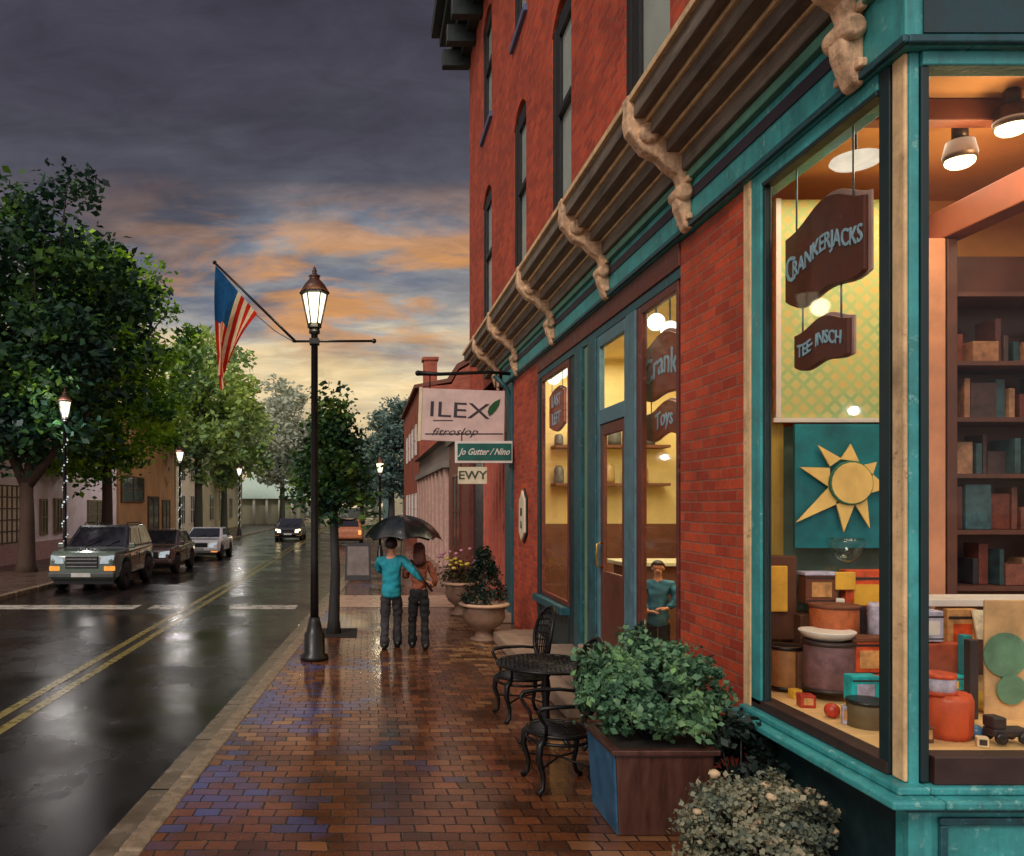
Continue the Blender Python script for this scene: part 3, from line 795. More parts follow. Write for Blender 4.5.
gbox('wooden_box', 'tan brown box with a pale lid left of the orange packet', (806,572), (838,604), 6.35, .12, brn, lid=lil, patch=tan)
gbox('orange_packet', 'big orange packet on the top step under the sun panel', (846,570), (890,615), 6.36, .1, orng, patch=yel)
gbox('yellow_packet', 'yellow packet leaning in front of the big orange packet', (836,572), (856,590), 6.33, .02, yel)
gpot('cup', 'lilac cup in front of the corner post in the side window', 879, 603, 636, 6.14, 20, lil, 'cup')
gbox('dark_box', 'narrow dark box between the orange basket and the lilac cup', (853,606), (867,637), 6.2, .1, drk)
gbox('red_box', 'deep orange box above the turquoise tin', (853,638), (890,677), 5.9, .16, orng, lid=brn, patch=tan)
gbox('turquoise_tin', 'turquoise tin on the dark round pot in the side window', (852,676), (880,702), 5.42, .1, tealt, 'tin', patch=lil)
gpot('round_pot', 'dark olive round pot under the turquoise tin', 867, 700, 731, 5.25, 36, mat('olive_tin', S(104,88,62), .5, var=.2), 'pot', rim=black)
gpot('glass_bowl', 'clear glass bowl on a stand below the paper sun', 846, 538, 562, 6.3, 34, glass('bowl_glass', (.85,.95,.93,1), 1.5), 'bowl', prof=[(.3,0),(.7,.25),(1,.8),(.95,1)])
# front window goods
o = MB(); o.box(3.95,5.9,5.75,6.1,1.52,1.57); t = obj('white_shelf', o, white, bevel=.005); tag(t, 'white shelf board across the front shop window', 'shelf')
for x in (4.1,5.8): obj('leg', MB().box(x-.02,x+.02,5.8,5.84,.8,1.518), white, t)
gbox('lilac_box', 'lilac box behind the teal post in the front window', (923,611), (944,642), 5.62, .12, lil, patch=white)
gbox('ochre_box', 'ochre box under the white shelf next to the lilac box', (948,609), (978,655), 5.72, .14, tan, patch=orng)
gbox('orange_book_stack', 'stack of orange brown boxes below the lilac box', (920,644), (964,676), 5.6, .14, mat('rust_card', S(164,72,44), .6, var=.3, scale=10))
gbox('turquoise_box', 'long turquoise box under the stack of orange brown boxes', (920,676), (968,692), 5.5, .16, tealt, patch=yel)
gpot('ridged_pot', 'ridged orange pot on the boards of the front window', 947, 692, 737, 5.0, 42, mat('terracotta_glaze', S(204,84,44), .45, var=.2), 'pot', prof=[(.85,0),(1,.15),(1.02,.85),(.9,1)], ridges=14)
gpot('paint_jar', 'small jar striped lilac and white on the ridged orange pot', 938, 674, 692, 5.0, 30, lil, 'jar', rim=orng)
gbox('dark_post_box', 'tall narrow dark box right of the ridged pot', (970,640), (979,720), 5.3, .06, drk)
o = gbox('poster', 'large tan and green poster standing in the front window', (985,600), (1060,730), 5.4, .02, mat('tan_poster', S(206,166,118), .7, var=.35, scale=3), 'poster')
q = MB(); q.lathe([(.001,0),(.15,0),(.15,.008),(.001,.008)], at(1006,655,5.385), 20, axis='y', smooth=False); q.lathe([(.001,0),(.1,0),(.1,.008),(.001,.008)], at(1012,690,5.376), 20, axis='y', smooth=False)
obj('green_shape', q, mat('faded_green_ink', S(96,138,112), .7, var=.3, scale=6), o, world=True)
t = thing('toy_truck', 'small dark toy truck on the boards in the front window', 'toy', at(1006,742,4.85))
o = MB(); o.box(-.11,.11,-.05,.05,.04,.09); o.box(-.11,-.03,-.05,.05,.09,.16); obj('body', o, drk, t, bevel=.012)
for sx in (-.07,.07):
    for sy in (-.055,.055): o = MB(); o.lathe([(.01,-.01),(.035,-.01),(.035,.01),(.01,.01)], (sx,sy,.035), 12, axis='y'); obj('wheel', o, black, t)
for i, (lab, pxc, pyb, Y, r, c_) in enumerate((('small red ball on the boards beside the olive pot', 832, 712, 5.45, .05, S(190,60,40)), ('yellow ball behind the toy truck in the front window', 985, 700, 5.6, .075, S(224,178,64)), ('small blue ball beside the ridged orange pot', 976, 742, 4.95, .045, S(60,110,150)))):
    c = at(pxc, pyb, Y); o = obj('toy_ball', MB().ball((0,0,r), r, 18, 12), mat('ball_%d' % i, c_, .4, var=.35, scale=9), loc=(c.x, Y, .801)); tag(o, lab, 'ball')
t = thing('picture_book', 'open cream picture book propped up below the white shelf', 'book', at(1000,640,5.6))
for sg in (-1,1):
    o = MB(); o.hexa([(0,-.01,0),(sg*.13,.03,0),(sg*.13,.045,0),(0,.005,0)],[(0,.04,.2),(sg*.13,.08,.2),(sg*.13,.095,.2),(0,.055,.2)]); obj('page', o, mat('cream_page', S(216,200,168), .7, var=.35, scale=16), t)
for i, (cn, pxc, pyb, Y, w_, h_, c_, where) in enumerate((
    ('red', 806, 700, 5.75, .10, .09, S(176,50,36), 'left of the red ball'), ('lilac', 846, 711, 5.3, .05, .12, lil, 'behind the olive pot'), ('yellow', 795, 693, 6.0, .07, .07, S(226,176,60), 'before the tan ribbed drum'),
    ('white', 840, 608, 6.33, .06, .13, white, 'on the top step beside the yellow packet'), ('green', 862, 640, 6.1, .08, .1, S(70,120,84), 'beside the deep orange box'),
    ('brown', 925, 742, 4.9, .07, .1, S(110,66,44), 'left of the ridged orange pot'), ('cream', 982, 746, 4.8, .06, .06, S(222,198,158), 'right of the small blue ball'), ('teal', 965, 640, 5.55, .06, .16, S(40,130,136), 'in front of the ochre box'))):
    c = at(pxc, pyb, Y); zb = .801 if pyb > 680 else (1.122 if pyb == 640 and Y > 6 else (1.382 if pyb == 608 else 1.0))
    if cn == 'teal': zb = .801; h_ = .55
    t = thing('toy_block', 'small %s toy block %s in the shop window' % (cn, where), 'toy block', (c.x, Y, zb), random.uniform(-.5,.5))
    m_ = c_ if not isinstance(c_, tuple) else mat('block_%s' % cn, c_, .5, var=.35, scale=15, dirt=.25)
    obj('body', MB().box(-w_/2,w_/2,-w_/2,w_/2,0,h_), m_, t, bevel=.006); obj('printed_panel', MB().box(-w_*.32,w_*.32,-w_/2-.003,-w_/2-.001,h_*.25,h_*.8), tan if cn != 'cream' else drk, t)
# bookcase
bk = mat('bookcase_brown', S(88,52,42), .5, var=.3, scale=3); bkp = mat('pinkish_upright', S(196,136,104), .6, var=.2, scale=4)
bc = thing('bookcase', 'tall brown bookcase with dark shelves behind the front shop window', 'bookcase', (5.2,6.45,.8))
o = MB(); o.box(4.45,4.62,6.35,6.85,.8,4.37); obj('upright', o, bkp, bc, world=True, bevel=.01)
o = MB(); o.box(4.64,6.4,6.82,6.87,.8,4.37); o.box(4.64,4.72,6.36,6.81,.8,4.37); o.box(6.32,6.4,6.36,6.81,.8,4.37)
obj('carcass', o, bk, bc, world=True, bevel=.006)
rb = random.Random(3)
shz = [1.6,2.05,2.5,2.95,3.4,3.95]
for z in shz:
    o = MB(); o.box(4.722,6.318,6.38,6.8,z-.035,z); obj('shelf', o, bk, bc, world=True)
pal = [S(120,70,58),S(84,44,42),S(150,104,76),S(40,34,40),S(52,84,92),S(70,50,52),S(170,126,96),S(110,52,40),S(34,60,66)]
for zi, z in enumerate(shz[:-1]):
    x = 4.76
    while x < 6.1:
        w = rb.choice((.045,.05,.06,.06,.09,.16,.22)); h = rb.uniform(.16,.37); ci = rb.randrange(len(pal))
        if rb.random() < .88:
            d = rb.uniform(.04,.16)
            o = MB(); o.box(x, x+w-.012, 6.40+d, 6.72, z+.002, z+h)
            q = obj('toy_box', o, mat('toy_card_%d' % ci, pal[ci], .6, var=.5, scale=14, dirt=.4), bevel=.006)
            tag(q, 'book or boxed toy standing on a shelf of the tall brown bookcase', 'box', 'books and boxed toys on the bookcase shelves')
        x += w

# --- second shopfront: window, door, window
def BY(name, mb, m, parent=None, **k): return obj(name, mb, m, parent or bld, world=True, **k)
mb = MB(); mb.box(XW-.02, XW+.22, 7.203, 13.098, 4.40, 4.622); BY('lintel', mb, brownpaint, bevel=.01)
mb = MB(); mb.box(XW+.0, XW+.2, 7.203, 13.098, 4.30, 4.398); BY('lintel_trim', mb, teal_dark, bevel=.008)
def post(y0, y1, m, x0=-.015, x1=.07, z0=.0, z1=4.298, nm='post'):
    mb = MB(); mb.box(XW+x0, XW+x1, y0, y1, z0, z1); return BY(nm, mb, m, bevel=.012)
post(8.38,8.68,teal_grey); post(8.28,8.378,brownpaint, x0=.0)
post(9.80,10.15,teal_dark, x0=-.02); post(10.152,10.42,mat('green_post_highlight', S(112,136,104), .5, var=.2), x0=.02); post(10.422,10.75,teal_dark, x0=-.03); post(10.752,11.18,teal_deep, x0=.02)  # the green strip paints a highlight between the dark teal posts
post(12.95,13.097,teal_deep); post(12.87,12.948,brownpaint, x0=.02); post(7.203,7.27,brownpaint, x0=.02)
def shopwin(y0, y1, z0, z1, pn=pane):
    fr = MB()
    for b_ in ((y0,y0+.05,z0,z1),(y1-.05,y1,z0,z1),(y0+.05,y1-.05,z0,z0+.07),(y0+.05,y1-.05,z1-.08,z1)): fr.box(XW+.004, XW+.06, *b_)
    w = BY('window', fr, brownpaint, bevel=.006); p_ = MB(); p_.box(XW+.022, XW+.028, y0+.05, y1-.05, z0+.07, z1-.08); obj('pane', p_, pn, w); return w
shopwin(7.272,8.278,.82,4.296); shopwin(11.182,12.868,.82,4.296)
# sills and risers
mb = MB(); mb.box(XW-.1, XW+.2, 7.203, 8.378, .70, .815); mb.box(XW-.1, XW+.2, 11.2, 13.09, .70, .815); BY('sill', MB().box(XW-.1, XW+.2, 7.203, 8.378, .70, .815), teal_dark, bevel=.012); BY('sill', MB().box(XW-.1, XW+.2, 11.2, 13.09, .70, .815), teal_dark, bevel=.012)
mb = MB(); mb.box(XW+.01, XW+.18, 7.203, 8.378, 0, .698); mb.box(XW+.01, XW+.18, 11.2, 13.09, .0, .698); BY('stall_riser', MB().box(XW+.01, XW+.18, 7.203, 8.378, 0, .698), teal_deep); BY('stall_riser', MB().box(XW+.01, XW+.18, 11.2, 13.09, .0, .698), teal_deep)
# recessed door with transom
dz = .56
fr = MB()
for b_ in ((8.682,8.78,dz,4.297),(9.70,9.797,dz,4.297),(8.78,9.70,3.22,3.40),(8.78,9.70,4.16,4.297)): fr.box(XW+.003, XW+.07, *b_)
dr = BY('door', fr, teal_grey, bevel=.008)
dl = MB()
for b_ in ((8.784,8.9,dz,3.216),(9.58,9.697,dz,3.216),(8.9,9.58,dz,dz+.9),(8.9,9.58,3.08,3.216)): dl.box(XW+.018, XW+.065, *b_)
obj('door_leaf', dl, mat('brown_door', S(96,48,34), .45, var=.3, scale=3), dr, bevel=.01)
p_ = MB(); p_.box(XW+.04, XW+.046, 8.9, 9.58, dz+.9, 3.08); obj('pane', p_, pane, dr)
p_ = MB(); p_.box(XW+.035, XW+.041, 8.78, 9.70, 3.40, 4.16); obj('transom_pane', p_, pane, dr)
p_ = MB(); p_.tube([(XW+.02,9.62,1.5),(XW-.05,9.62,1.52),(XW-.05,9.62,1.78),(XW+.02,9.62,1.8)], .015, 8); obj('handle', p_, mat('brass', S(168,128,62), .3, metal=.8), dr)
mb = MB(); mb.box(XW-.72, XW-.004, 8.4, 13.4, .0, .17); mb.box(XW-.48, XW-.004, 8.5, 10.9, .172, .36); mb.box(XW-.24, XW+.1, 8.7, 9.79, .362, .555); t = obj('doorstep', mb, stonegrey, bevel=.02); tag(t, 'worn stone steps leading up to the cafe door', 'steps')
# cafe interior
cy = mat('pale_yellow_plaster', S(228,206,140), .85, var=.15, scale=1.5); wain = mat('brown_wainscot', S(112,68,46), .6, var=.25)
mb = MB(); mb.box(5.9,6.0,7.2,15.1,.1,5.0); mb.box(XW+.31,5.9,15.0,15.1,.1,5.0); mb.box(XW+.085,5.9,7.185,7.2,.1,5.0); mb.poly([(XW+.2,7.2,4.98),(5.9,7.2,4.98),(5.9,15.0,4.98),(XW+.2,15.0,4.98)]); BY('inner_wall', mb, cy)
mb = MB(); mb.box(5.82,5.898,7.25,14.99,.1,1.7); mb.box(XW+.32,5.82,14.9,14.99,.1,1.9); BY('wainscot', mb, wain)
mb = MB(); mb.box(XW+.2,5.9,7.2,15.0,.02,.1); BY('inner_floor', mb, wain)
t = thing('counter', 'brown cafe counter with a pale top seen through the door', 'counter', (4.6,12,.1))
mb = MB(); mb.box(3.9,5.2,11.8,12.5,.1,1.35); obj('body', mb, wain, t, world=True, bevel=.01)
mb = MB(); mb.box(3.8,5.3,11.7,12.6,1.352,1.41); obj('top', mb, mat('pale_counter_top', S(216,208,170), .4), t, world=True, bevel=.008)
rb2 = random.Random(11)
for (y, z0) in ((14.7,2.6),(14.7,3.3)):
    t = thing('wall_shelf', 'high wall shelf with jars at the %s of the cafe end wall' % ('middle' if z0 < 3 else 'top'), 'shelf', (4.2,y,z0))
    mb = MB(); mb.box(3.5,5.6,14.6,14.99,z0,z0+.05); obj('board', mb, wain, t, world=True)
    x = 3.6
    while x < 5.4:
        r_ = rb2.uniform(.07,.12); h_ = rb2.uniform(.2,.42)
        mb = MB(); mb.lathe([(r_,0),(r_*1.05,h_*.2),(r_,h_*.8),(r_*.6,h_)], (x,14.78,z0+.052), 12)
        q = obj('storage_jar', mb, mat('jar_%d' % rb2.randrange(3), [S(120,100,60),S(90,90,84),S(170,140,90)][rb2.randrange(3)], .4)); tag(q, 'jar standing on a wall shelf inside the cafe', 'jar', 'jars on the cafe wall shelves')
        x += rb2.uniform(.24,.4)
for i, (pxx, pyy) in enumerate(((656,322),(670,330))):
    X = 3.35; Y = X*F/(pxx-VX); p = at(pxx, pyy, Y)
    t = thing('globe_lamp', ['white globe lamp above the rust sign, the farther of the pair', 'white globe lamp above the rust sign, the nearer of the pair'][i], 'lamp', p, 0, 'globe lamps in the cafe')
    mb = MB(); mb.ball((0,0,0), .1, 16, 10); obj('globe', mb, emit('globe_white', (1,.95,.82,1), 2.2), t)
    mb = MB(); mb.tube([(0,0,.09),(0,0,4.97-p.z)], .01, 6); obj('stem', mb, black, t)
for i, (pxx, pyy) in enumerate(((554,378),(561,372))):
    X = 3.35; Y = X*F/(pxx-VX); p = at(pxx, pyy, Y)
    t = thing('globe_lamp', ['white globe lamp in the far teal window, left of its neighbour', 'white globe lamp in the far teal window, right of its neighbour'][i], 'lamp', p, 0, 'globe lamps in the cafe')
    mb = MB(); mb.ball((0,0,0), .12, 16, 10); obj('globe', mb, emit('globe_white', (1,.95,.82,1), 2.2), t)
    mb = MB(); mb.tube([(0,0,.11),(0,0,4.97-p.z)], .01, 6); obj('stem', mb, black, t)

# --- red boarded entry beyond the second pier
mb = MB(); mb.box(XW+.0, XW+.3, 15.21, YE-.02, 4.3, 4.62); mb.box(XW+.05,XW+.3,15.9,19.3,.2,4.298)
en = BP('entry_front', mb, mat('entry_red', S(150,60,44), .6, var=.3))
mb = MB(); mb.box(XW-.05, XW+.25, 15.21, 15.9, 0, 4.6); obj('dark_post', mb, teal_dark, en, bevel=.01)
mb = MB()
for k in range(8): y = 16.0+k*.41; obj('red_batten', MB().box(XW-.01, XW+.048, y, y+.2, .25, 4.29), mat('batten_red', S(186,92,72), .6, var=.3), en, bevel=.01)
mb = MB(); mb.box(XW+.1, XW+.2, 19.32, YE-.05, .2, 3.4); obj('door', mb, mat('black_door', S(34,34,38), .4, var=.2), en)
mb = MB(); mb.box(XW+.08, XW+.3, 19.32, YE-.05, 3.42, 4.298); mb.box(XW-.02, XW+.3, YE-.049, YE+.2, 0, 4.6); obj('door_surround', mb, mat('dark_red_wood', S(100,44,34), .6, var=.3), en)
mb = MB(); mb.box(XW-.3, XW+.05, 15.22, YE, 0, .19); BP('stone_plinth', mb, stonegrey, bevel=.02)

# plaque on the second pier
t = thing('wall_plaque', 'cream wall plaque with pointed ends and dark figures on the second brick pier', 'sign', (XW-.07, 14.15, 2.05))
pl = [(-.02,.46),(.1,.36),(.22,.3),(.24,-.28),(.12,-.36),(.02,-.44),(-.1,-.36),(-.23,-.28),(-.22,.3),(-.1,.37)]
mb = MB(); mb.prism(pl, 'x', 0, .04); obj('board', mb, mat('cream_plaque', S(224,206,176), .5, var=.15), t, bevel=.01)
mb = MB(); mb.prism([(p_[0]*1.15,p_[1]*1.1) for p_ in pl], 'x', .042, .065); obj('edge', mb, black, t, bevel=.008)
lettering('M', .2, Vector((XW-.074,14.15,2.12)), MX_WALL, mat('ink_green', S(52,66,54), .6), t, bold=.006)
lettering('&', .18, Vector((XW-.074,14.15,1.9)), MX_WALL, MATS['ink_green'], t, bold=.006)

# ------------------------------------------------------------------ hanging street signs
YS = 15.3
def fx(px_, Y=YS): return (px_-VX)*Y/F
def fzz(py_, Y=YS): return CH-(py_-VY)*Y/F
t = thing('shop_sign', 'large pinkish white board lettered Ilex hanging from a black iron bracket', 'sign', (fx(462),YS,fzz(416)))
mb = MB(); mb.hexa([(fx(419),YS,fzz(440)),(fx(504),YS,fzz(444)),(fx(504),YS+.05,fzz(444)),(fx(419),YS+.05,fzz(440))],[(fx(421),YS,fzz(388)),(fx(505),YS,fzz(391)),(fx(505),YS+.05,fzz(391)),(fx(421),YS+.05,fzz(388))])
obj('board', mb, mat('pinkish_sign_board', S(214,186,178), .6, var=.14, scale=3), t, world=True, bevel=.008)
mb = MB(); mb.hexa([(fx(417.5),YS-.012,fzz(441)),(fx(420.5),YS-.012,fzz(441)),(fx(420.5),YS+.06,fzz(441)),(fx(417.5),YS+.06,fzz(441))],[(fx(419.5),YS-.012,fzz(387)),(fx(422.5),YS-.012,fzz(387)),(fx(422.5),YS+.06,fzz(387)),(fx(419.5),YS+.06,fzz(387))])
obj('edge', mb, mat('cream_edge', S(226,212,176), .6), t, world=True)
ink = mat('dark_ink', S(58,48,56), .6, var=.2)
P3 = lambda a, b, d=.004, Y=YS: Vector((fx(a,Y), Y-d, fzz(b,Y)))
lettering('ILEX', .42, P3(459,411), MX_FRONT, ink, t, sx=1.45, bold=.0, rot=-.05)
lettering('fitroslop', .2, P3(454,432), MX_FRONT, ink, t, sx=1.3, shear=.4)
mb = MB(); mb.box(fx(425),fx(503),YS-.006,YS-.001,fzz(434.5),fzz(433.3)); mb.box(fx(433),fx(453),YS-.006,YS-.001,fzz(421),fzz(420)); obj('underline', mb, ink, t, world=True)
lf = [(500,399),(494,402),(489,407),(487.5,412),(489,416),(492,414.5),(496,410),(499,405)]
mb = MB(); mb.prism([(fx(a),fzz(b)) for a,b in lf], 'y', YS-.012, YS-.002); obj('leaf_emblem', mb, mat('holly_green', S(26,84,44), .5), t, world=True)
t = thing('sign_bracket', 'black iron arm reaching out from the second pier above the Ilex board', 'bracket', (XW,YS,fzz(373)))
mb = MB(); mb.tube([(fx(418),YS+.02,fzz(373)),(fx(440),YS+.02,fzz(374)),(fx(490),YS+.02,fzz(372)),(XW+.02,YS+.02,fzz(374))], [.05,.035,.03,.035], 10); mb.ball((fx(418),YS+.02,fzz(373)), .055)
obj('arm', mb, iron, t, world=True)
for a in (430,496): obj('hanger', MB().tube([(fx(a),YS+.022,fzz(374)),(fx(a),YS+.022,fzz(390))], .014, 6), iron, t, world=True)
mb = MB(); mb.tube([(XW-.35,YS+.02,fzz(375)),(XW-.12,YS+.02,fzz(388)),(XW-.03,YS+.02,fzz(402)),(XW-.01,YS+.02,fzz(425)),(XW-.02,YS+.02,fzz(468))], .045, 8); obj('brace', mb, teal_dark, t, world=True)
Y2 = 15.05
t = thing('shop_sign', 'narrow dark green board with a white border and slanted white script', 'sign', P3(485,452,0,Y2))
mb = MB(); mb.box(fx(455,Y2),fx(512.5,Y2),Y2,Y2+.04,fzz(463,Y2),fzz(441,Y2)); obj('border', mb, white, t, world=True, bevel=.006)
mb = MB(); mb.box(fx(457.5,Y2),fx(511.5,Y2),Y2-.008,Y2-.002,fzz(460.5,Y2),fzz(443.5,Y2)); obj('face', mb, mat('bottle_green', S(18,92,82), .5, var=.2), t, world=True)
lettering('Jo Gutter / Nino', .17, P3(484,452,.011,Y2), MX_FRONT, white, t, sx=.82, shear=.5, bold=.003)
for a in (462,506): obj('hanger', MB().tube([(fx(a,Y2),Y2+.02,fzz(441,Y2)),(fx(a,Y2),Y2+.04,fzz(432,Y2))], .012, 6), iron, t, world=True)
t = thing('shop_sign', 'small cream board lettered Ewy hanging below the green board', 'sign', P3(472,475,0,Y2))
mb = MB(); mb.box(fx(458,Y2),fx(487,Y2),Y2,Y2+.03,fzz(484,Y2),fzz(467,Y2)); obj('board', mb, mat('cream_board', S(214,204,176), .6, var=.15), t, world=True, bevel=.006)
lettering('EWY', .22, P3(472.5,475.5,.004,Y2), MX_FRONT, mat('olive_ink', S(72,78,60), .6), t, sx=1.15, bold=.004)
for a in (461,484): obj('hanger', MB().tube([(fx(a,Y2),Y2+.015,fzz(467,Y2)),(fx(a,Y2),Y2+.02,fzz(462,Y2))], .01, 6), iron, t, world=True)

# ------------------------------------------------------------------ buildings on the right beyond
def plain_windows(t, plane, rects, depth, fm, pm, side):
    # rects (a0,a1,z0,z1) on plane x=side or y=side
    for (a0,a1,z0,z1) in rects:
        f = MB(); p_ = MB(); e = .08
        bb = ((a0,a0+e,z0,z1),(a1-e,a1,z0,z1),(a0+e,a1-e,z0,z0+e),(a0+e,a1-e,z1-e,z1),((a0+a1)/2-.025,(a0+a1)/2+.025,z0+e,z1-e),(a0+e,(a0+a1)/2-.025,(z0+z1)/2-.025,(z0+z1)/2+.025),((a0+a1)/2+.025,a1-e,(z0+z1)/2-.025,(z0+z1)/2+.025))
        for b_ in bb:
            if plane == 'x': f.box(side-depth, side+depth, *b_)
            else: f.box(b_[0],b_[1],side-depth,side+depth,b_[2],b_[3])
        w = obj('window', f, fm, t, world=True)
        if plane == 'x': p_.box(side-depth*.4, side+depth*.4, a0+e,a1-e,z0+e,z1-e)
        else: p_.box(a0+e,a1-e,side-depth*.4,side+depth*.4,z0+e,z1-e)
        obj('pane', p_, pm, w)
dglass = mat('dusk_window_glass', S(66,70,60), .12, var=.3, scale=2)
t = thing('shop_building', 'low brown timber shop next beyond the red entry on the right', 'building', (XW,24,0))
mb = MB(); mb.box(XW+.02,8,YE+.25,26.9,0,4.2); obj('wall', mb, mat('brown_timber', S(112,56,36), .65, var=.35, scale=2, stretch=(1,6,.4)), t, world=True)
mb = MB(); mb.box(XW-.1,8.1,YE+.22,26.95,4.2,4.4); obj('roof', mb, mat('grey_roof', S(96,92,84), .7, var=.25), t, world=True)
plain_windows(t, 'x', [(23.6,25.4,.9,3.2)], .05, brownpaint, dglass, XW+.0)
t = thing('pilaster_building', 'long low grey building with pale pilasters beyond the brown shop', 'building', (XW,34,0))
mb = MB(); mb.box(XW+.05,9,27.0,41.8,0,4.5); obj('wall', mb, mat('grey_mauve_plaster', S(128,112,104), .8, var=.25, scale=1.2), t, world=True)
mb = MB()
for k in range(9): y = 27.3+k*1.7; obj('pilaster', MB().box(XW-.1,XW+.049,y,y+.6,0,3.5), mat('pinkish_pilaster', S(190,152,138), .7, var=.2), t, world=True, bevel=.02)
mb = MB(); mb.box(XW-.2,XW+.048,27.0,41.8,3.52,3.75); obj('string_course', mb, mat('grey_stone_course', S(132,122,112), .8, var=.2), t, world=True)
mb = MB(); mb.prism([(XW-.25,4.5),(9,6.6),(9,4.5)], 'y', 26.98, 41.85); obj('roof', mb, mat('grey_roof', S(96,92,84)), t, world=True)
t = thing('brick_rowhouse', 'distant red brick house with a square chimney above the Ilex sign', 'house', (XW,48,0))
mb = MB(); mb.prism([(XW+.05,0),(XW+.05,8.4),(4.6,8.6),(5.0,9.3),(8,11),(11,9.3),(11,0)], 'y', 42, 58); obj('wall', mb, redbrick2, t, world=True)
mb = MB(); mb.prism([(XW-.2,8.42),(4.6,8.75),(5.0,9.45),(8,11.2),(11.2,9.4),(11.2,9.6),(8,11.45),(4.9,9.7),(4.5,8.95),(XW-.2,8.6)], 'y', 42.2, 58.2); rf = obj('roof', mb, mat('red_brown_roof', S(112,66,52), .8, var=.25), t, world=True)
mb = MB(); a = at(424,358,42.4); b = at(437,374,42.4); mb.box(a.x,b.x,42.3,43.1,8.3,a.z-.12); obj('chimney', mb, redbrick2, rf)
mb = MB(); mb.box(a.x-.08,b.x+.08,42.22,43.18,a.z-.118,a.z+.03); obj('chimney_cap', mb, redbrick2, rf)
plain_windows(t, 'x', [(44+3*k,45.2+3*k,z,z+1.7) for k in range(4) for z in (1.2,5.0)], .05, white, dglass, XW+.05)

# ------------------------------------------------------------------ buildings on the left
XL = -13.4
def left_house(name, label, y0, y1, h, wallm, wins, roofm, base=None, basem=None, roofh=2.2, fm=white, gable=False, gm=dglass):
    t = thing(name, label, 'building', (XL,(y0+y1)/2,0))
    mb = MB(); mb.box(XL-8,XL,y0,y1,0,h); obj('wall', mb, wallm, t, world=True)
    mb = MB(); mb.prism([(XL+.35,h),(XL-4,h+roofh),(XL-8.3,h),(XL-8.3,h-.15),(XL+.35,h-.15)] if roofh>0 else [(XL+.2,h),(XL+.2,h+.3),(XL-8.2,h+.3),(XL-8.2,h)], 'y', y0-.1, y1+.1); obj('roof', mb, roofm, t, world=True)
    if base: mb = MB(); mb.box(XL,XL+.06,y0,y1,0,base); obj('base_course', mb, basem, t, world=True)
    plain_windows(t, 'x', wins, .05, fm, gm, XL+.05)
    return t
lav = mat('lavender_render', S(252,236,236), .8, var=.15, scale=.8, dirt=.2); rose = mat('rose_base', S(200,156,150), .7, var=.25)
dk = mat('dark_brown_glass', S(92,84,62), .2, var=.2); gr = mat('slate_roof', S(80,78,76), .7, var=.25)
t = left_house('lavender_house', 'pale lavender house behind the left trees with narrow windows', 25.0, 43.3, 7.5, lav, [(33.0,33.7,1.0,2.5),(34.5,35.3,1.0,2.55),(38.7,41.4,1.1,2.5),(30.6,31.9,4.4,6.0),(35.5,36.8,4.4,6.0),(39.6,41,4.4,6.0)], gr, .75, rose, gm=dk, fm=mat('olive_frame', S(138,122,92), .7))
mb = MB()
lit = mat('pale_cream_blind', S(236,222,190), .6)  # plain cream fill of the lattice window
mb.box(XL+.02,XL+.05,28.6,31.2,.8,3.0); w = obj('lattice_window', mb, lit, t, world=True)
mb = MB()
for k in range(7): y = 28.6+k*.42; mb.box(XL+.052,XL+.09,y,y+.06,.8,3.0)
for k in range(6): z = .8+k*.43; mb.box(XL+.052,XL+.085,28.6,31.2,z,z+.05)
obj('glazing_bar', mb, mat('bar_brown', S(96,80,62), .6), w)
left_house('brown_shop', 'ochre brown shop with a big framed window left of the parked saloon', 43.7, 56.5, 7.2, mat('ochre_brown_render', S(190,142,92), .8, var=.25, scale=.8), [(44.0,48.5,2.4,3.9),(49.5,52,.4,2.8),(53,55,.6,2.6)], gr, 0, None, fm=mat('dark_brown_frame', S(82,52,36), .6))
left_house('pale_house', 'narrow cream house with tall windows behind the second lamp on the left', 57.0, 64.5, 6.5, mat('cream_render', S(232,220,190), .8, var=.2), [(58.2,59.6,.8,3.0),(61.4,62.8,.8,3.0),(58.2,59.6,4,5.6),(61.4,62.8,4,5.6)], gr)
left_house('olive_house', 'misty olive beige building beyond the white parked car', 66, 88, 7.6, mat('olive_render', S(206,196,156), .85, var=.2, scale=.6), [(69,71,.9,3.2),(74,76,.9,3.2),(79,81,.9,3.2),(69,71,4.5,6.3),(79,81,4.5,6.3)], gr, fm=mat('pale_olive_trim', S(190,184,154), .8))  # mist painted in by lightening the wall and trim colours
t = thing('gabled_house', 'misty house with a blue green hipped roof and white columns at the street end', 'house', (-11.3,95,0))
mb = MB(); mb.box(-15.5,-7.6,95,102,0,3.0); obj('wall', mb, mat('grey_green_render', S(176,174,144), .85, var=.2), t, world=True)
mb = MB(); mb.hexa([(-16,94.3,3.0),(-7.2,94.3,3.0),(-7.2,102.6,3.0),(-16,102.6,3.0)],[(-13.4,97,6.4),(-9.6,97,6.4),(-9.6,100,6.4),(-13.4,100,6.4)]); obj('roof', mb, mat('blue_green_roof', S(186,206,190), .8, var=.15), t, world=True)  # distance mist put into the pale house and roof colours
for k in range(4):
    mb = MB(); mb.tube([(-13+k*1.5,94.6,0),(-13+k*1.5,94.6,3.0)], .16, 10); obj('column', mb, mat('pale_column', S(206,204,184), .7), t, world=True)
t = thing('gate_lodge', 'small pale lodge with an arched opening under the far trees', 'building', (4.2,97,0))
mb = MB(); mb.box(2.4,6.2,97,101,0,4.6); obj('wall', mb, mat('teal_grey_render', S(110,134,130), .85, var=.2), t, world=True)
